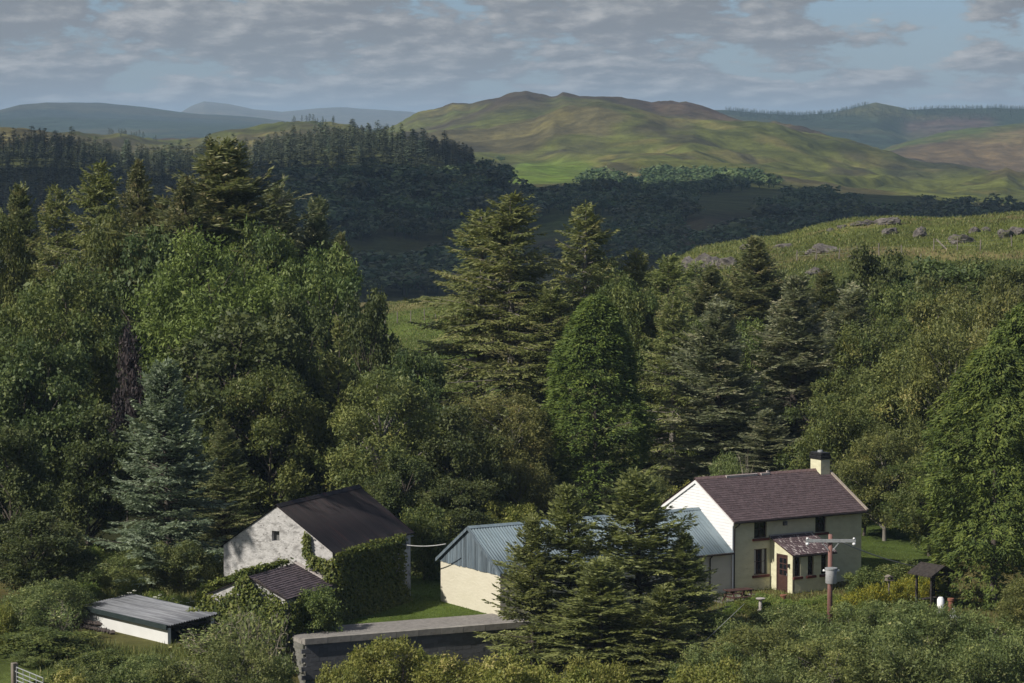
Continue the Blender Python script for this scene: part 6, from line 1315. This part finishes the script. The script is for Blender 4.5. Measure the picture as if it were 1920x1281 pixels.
def wood_points(polys, d0, d1, spacing, seed, thin=None):
    r = np.random.default_rng(seed); X, Y = [], []
    x0, x1 = (-60 - 960) / F * d1, (1980 - 960) / F * d1
    gx, gy = np.meshgrid(np.arange(x0, x1, spacing), np.arange(d0, d1, spacing)); gx = gx + r.uniform(-0.42, 0.42, gx.shape) * spacing; gy = gy + r.uniform(-0.42, 0.42, gy.shape) * spacing
    gx, gy = gx.ravel(), gy.ravel(); z = ground(gx, gy); P = np.c_[gx, gy, z]; u, v = project(P); m = np.zeros(len(P), bool)
    for po in polys: m |= inpoly(u, v, po)
    for po in ([(640, 468), (720, 458), (800, 473), (770, 512), (650, 512)], [(1000, 408), (1110, 402), (1165, 410), (1125, 452), (1010, 462)], [(1300, 372), (1440, 352), (1500, 362), (1400, 408), (1300, 412)], [(1480, 428), (1600, 424), (1640, 440), (1500, 452)]): m &= ~inpoly(u, v, po)
    if thin is not None: m &= r.random(len(P)) < thin
    m &= (u > -50) & (u < 1970)
    return P[m]
def hidden(P, hgt):                        # is the tree top behind nearer ground? (nothing of it shows)
    ok = np.ones(len(P), bool)
    for f in np.linspace(0.3, 0.985, 60):
        Q = np.array([0, 0, ZC]) * (1 - f) + (P + np.c_[np.zeros((len(P), 2)), hgt]) * f
        ok &= Q[:, 2] > ground(Q[:, 0], Q[:, 1]) - 0.5
    return ~ok
def build_wood(name, P, hgt, accs, meshes, label, cat, group, stuff_name, stuff_label, mat, wide=1.0, seed=0, single=300):
    r = np.random.default_rng(seed); hid = hidden(P, hgt); P, hgt = P[~hid], hgt[~hid]
    order = np.argsort(P[:, 1] / hgt); P, hgt = P[order], hgt[order]
    for k in range(min(single, len(P))):
        o = bpy.data.objects.new(name, meshes[k % len(meshes)]); C.objects.link(o); o.location = P[k]; s = hgt[k]; o.scale = (s * wide * r.uniform(0.85, 1.2), s * wide * r.uniform(0.85, 1.2), s); o.rotation_euler = (0, 0, r.random() * 6.28)
        tag(o, label, cat, group)
    rest, hr = P[single:], hgt[single:]
    if len(rest):
        A = Acc(); base = [(np.concatenate(a.V), np.concatenate(a.F), np.concatenate(a.T)) for a in accs]
        for k in range(len(rest)):
            V, Fq, T = base[k % len(base)]; a = r.random() * 6.28; c_, s_ = math.cos(a), math.sin(a); s = hr[k]; w = s * wide * r.uniform(0.85, 1.2)
            A.add(np.c_[(V[:, 0] * c_ - V[:, 1] * s_) * w, (V[:, 0] * s_ + V[:, 1] * c_) * w, V[:, 2] * s] + rest[k], Fq, np.clip(T + r.normal(0, 0.12), 0, 1))
        tag(link(stuff_name, A.mesh(stuff_name, mat)), stuff_label, 'woodland', kind='stuff')
    print(name, len(P))
con = np.r_[wood_points([[(-60, 285), (330, 295), (430, 290), (470, 300), (440, 345), (380, 410), (330, 470), (-60, 470)]], 980, 1420, 7.5, 1),
            wood_points([[(470, 270), (560, 255), (640, 245), (720, 248), (800, 262), (860, 280), (900, 300), (880, 330), (780, 335), (700, 330), (600, 335), (540, 330), (480, 340)]], 1180, 1450, 7.0, 2)]
hc = rng.uniform(6.5, 11, len(con)) * np.where(rng.random(len(con)) < 0.12, 1.3, 1.0) * (0.75 + 0.5 * fbm(con[:, 0] / 40, con[:, 1] / 40, 91, 3)); build_wood('plantation_conifer', con, hc, FC, FCm, 'dark pointed conifer in the plantation across the valley', 'tree', 'conifers of the valley plantation', 'plantation', 'dark conifer plantation massed along the hill across the valley', L_farcon, 1.7, 5)
br = np.r_[wood_points([[(430, 350), (480, 335), (640, 330), (780, 335), (890, 330), (930, 318), (960, 335), (950, 360), (930, 400), (900, 445), (780, 455), (720, 450), (640, 462), (640, 505), (760, 505), (840, 470), (900, 560), (560, 560), (420, 440)]], 800, 1420, 9.5, 3),
           wood_points([[(940, 373), (1080, 365), (1180, 385), (1200, 408), (1130, 405), (1000, 408), (985, 453), (930, 463)], [(1085, 338), (1150, 335), (1195, 358), (1190, 375), (1090, 373)], [(1205, 331), (1300, 325), (1400, 329), (1465, 348), (1440, 365), (1330, 375), (1210, 378)],
                        [(1130, 408), (1290, 378), (1330, 385), (1270, 433), (1260, 493), (1130, 513), (1000, 513), (990, 500), (1110, 500), (1130, 443)], [(1430, 385), (1500, 363), (1620, 383), (1640, 413), (1560, 433), (1420, 433)], [(1600, 408), (1900, 408), (1960, 425), (1900, 433), (1620, 438)], [(1400, 433), (1560, 438), (1600, 483), (1300, 513), (1290, 483)]], 850, 2000, 10.5, 4),
           wood_points([[(1230, 352), (1440, 356), (1500, 376), (1920, 388), (1920, 398), (1440, 369), (1230, 362)]], 1300, 1800, 16, 6, 0.4), wood_points([[(985, 292), (1020, 292), (1020, 302), (985, 302)], [(930, 300), (960, 296), (950, 312)]], 1500, 2100, 16, 7)]
hb = rng.uniform(4.5, 8.5, len(br)) * np.where(br[:, 1] > 1330, 0.72, 1.0) * np.where(rng.random(len(br)) < 0.15, 1.3, 1.0); build_wood('valley_tree', br, hb, FB, FBm, 'rounded dark broadleaf tree in the wooded valley', 'tree', 'broadleaf trees of the wooded valley', 'valley_wood', 'dark broadleaf woodland filling the valley floor', L_farbro, 1.7, 6)
ff = np.r_[wood_points([[(1300, 180), (1400, 195), (1500, 205), (1560, 205), (1590, 215), (1700, 225), (1690, 250), (1560, 250), (1400, 225)], [(1560, 205), (1620, 196), (1640, 205), (1700, 208), (1760, 204), (1920, 200), (1980, 200), (1980, 222), (1800, 225), (1600, 230)]], 4200, 4700, 13, 8)]
build_wood('far_tree', ff, rng.uniform(4.5, 7, len(ff)), FT, FCm, '', '', '', 'far_forest', 'dark conifer forest on the far ridge', L_farcon2, 2.6, 7, single=0)
rl = np.r_[wood_points([[(-40, 222), (200, 230), (290, 255), (310, 268), (240, 262), (150, 245), (-40, 240)]], 2180, 2260, 8, 9, 0.75), wood_points([[(540, 215), (640, 218), (660, 236), (540, 230)]], 2190, 2240, 8, 10, 0.75)]
build_wood('ridge_conifer', rl, rng.uniform(3, 6.5, len(rl)), FC, FCm, 'small conifer on the skyline of the green ridge', 'tree', 'conifers along the green ridge', 'ridge_shelter_belt', 'conifer belt along the green ridge', L_farcon, 1.9, 8, single=120)

# ---------------------------------------------------------------- clouds overhead: they shade the valley as in the photograph
def cloud(name, shade_x, shade_y, sx, sy, z, seed, label):
    """a real cumulus whose shadow falls round (shade_x, shade_y)"""
    k = (z - 0) / SUN.z; cx, cy_ = shade_x + SUN.x * k, shade_y + SUN.y * k
    bm = bmesh.new(); bmesh.ops.create_icosphere(bm, subdivisions=5, radius=1.0); r = np.random.default_rng(seed)
    co = np.array([v.co[:] for v in bm.verts]); edge = 0.82 + 0.5 * (fbm(co[:, 0] * 2.1 + seed, co[:, 1] * 2.1, seed, 4) - 0.5)
    b = 1 + 0.45 * (fbm(co[:, 0] * 3 + seed, co[:, 1] * 3 + co[:, 2] * 2, seed, 4) - 0.5)
    co[:, :2] *= edge[:, None]; co *= b[:, None]; co[:, 2] = np.where(co[:, 2] > 0, co[:, 2], co[:, 2] * 0.25)
    for v, c in zip(bm.verts, co): v.co = (c[0] * sx, c[1] * sy, c[2] * 130)
    me = bpy.data.meshes.new(name); bm.to_mesh(me); bm.free()
    for p in me.polygons: p.use_smooth = True
    o = link(name, me, M_cloud, loc=(cx, cy_, z)); tag(o, label, 'cloud', kind='structure'); return o
M_cloud = material('cloud', lambda N, K, out: (lambda d, t, m: (m.inputs[0].__setattr__('default_value', 0.85), K(d.outputs[0], m.inputs[1]), K(t.outputs[0], m.inputs[2]), K(m.outputs[0], out.inputs[0])))(N('ShaderNodeBsdfDiffuse'), N('ShaderNodeBsdfTranslucent'), N('ShaderNodeMixShader')))
cloud('cloud', -60, 920, 560, 430, 620, 3, 'broad grey cumulus cloud drifting over the valley')
cloud('cloud', 260, 1290, 330, 430, 640, 8, 'cumulus cloud drifting over the pasture side of the valley')
cloud('cloud', -480, 1400, 300, 520, 660, 5, 'cumulus cloud over the plantation hill')

# ---------------------------------------------------------------- haze
hz = bpy.data.meshes.new('haze'); bm = bmesh.new(); bmesh.ops.create_cube(bm, size=1.0); bm.to_mesh(hz); bm.free()
def hazem(N, K, out):
    v = N('ShaderNodeVolumePrincipled'); v.inputs['Density'].default_value = 9e-5; v.inputs['Color'].default_value = (0.54, 0.76, 1.0, 1); v.inputs['Anisotropy'].default_value = 0.0
    K(v.outputs[0], out.inputs['Volume'])
ho = link('haze', hz, material('haze', hazem)); ho.location = (0, 0, 0); tag(ho, kind='stuff')
zl = float(Z.min()) - 1.5; zt = max(float(Z.max()) + 30, 170.0); ho.scale = (34600, 34600, zt - zl); ho.location = (0, 0, (zt + zl) / 2)
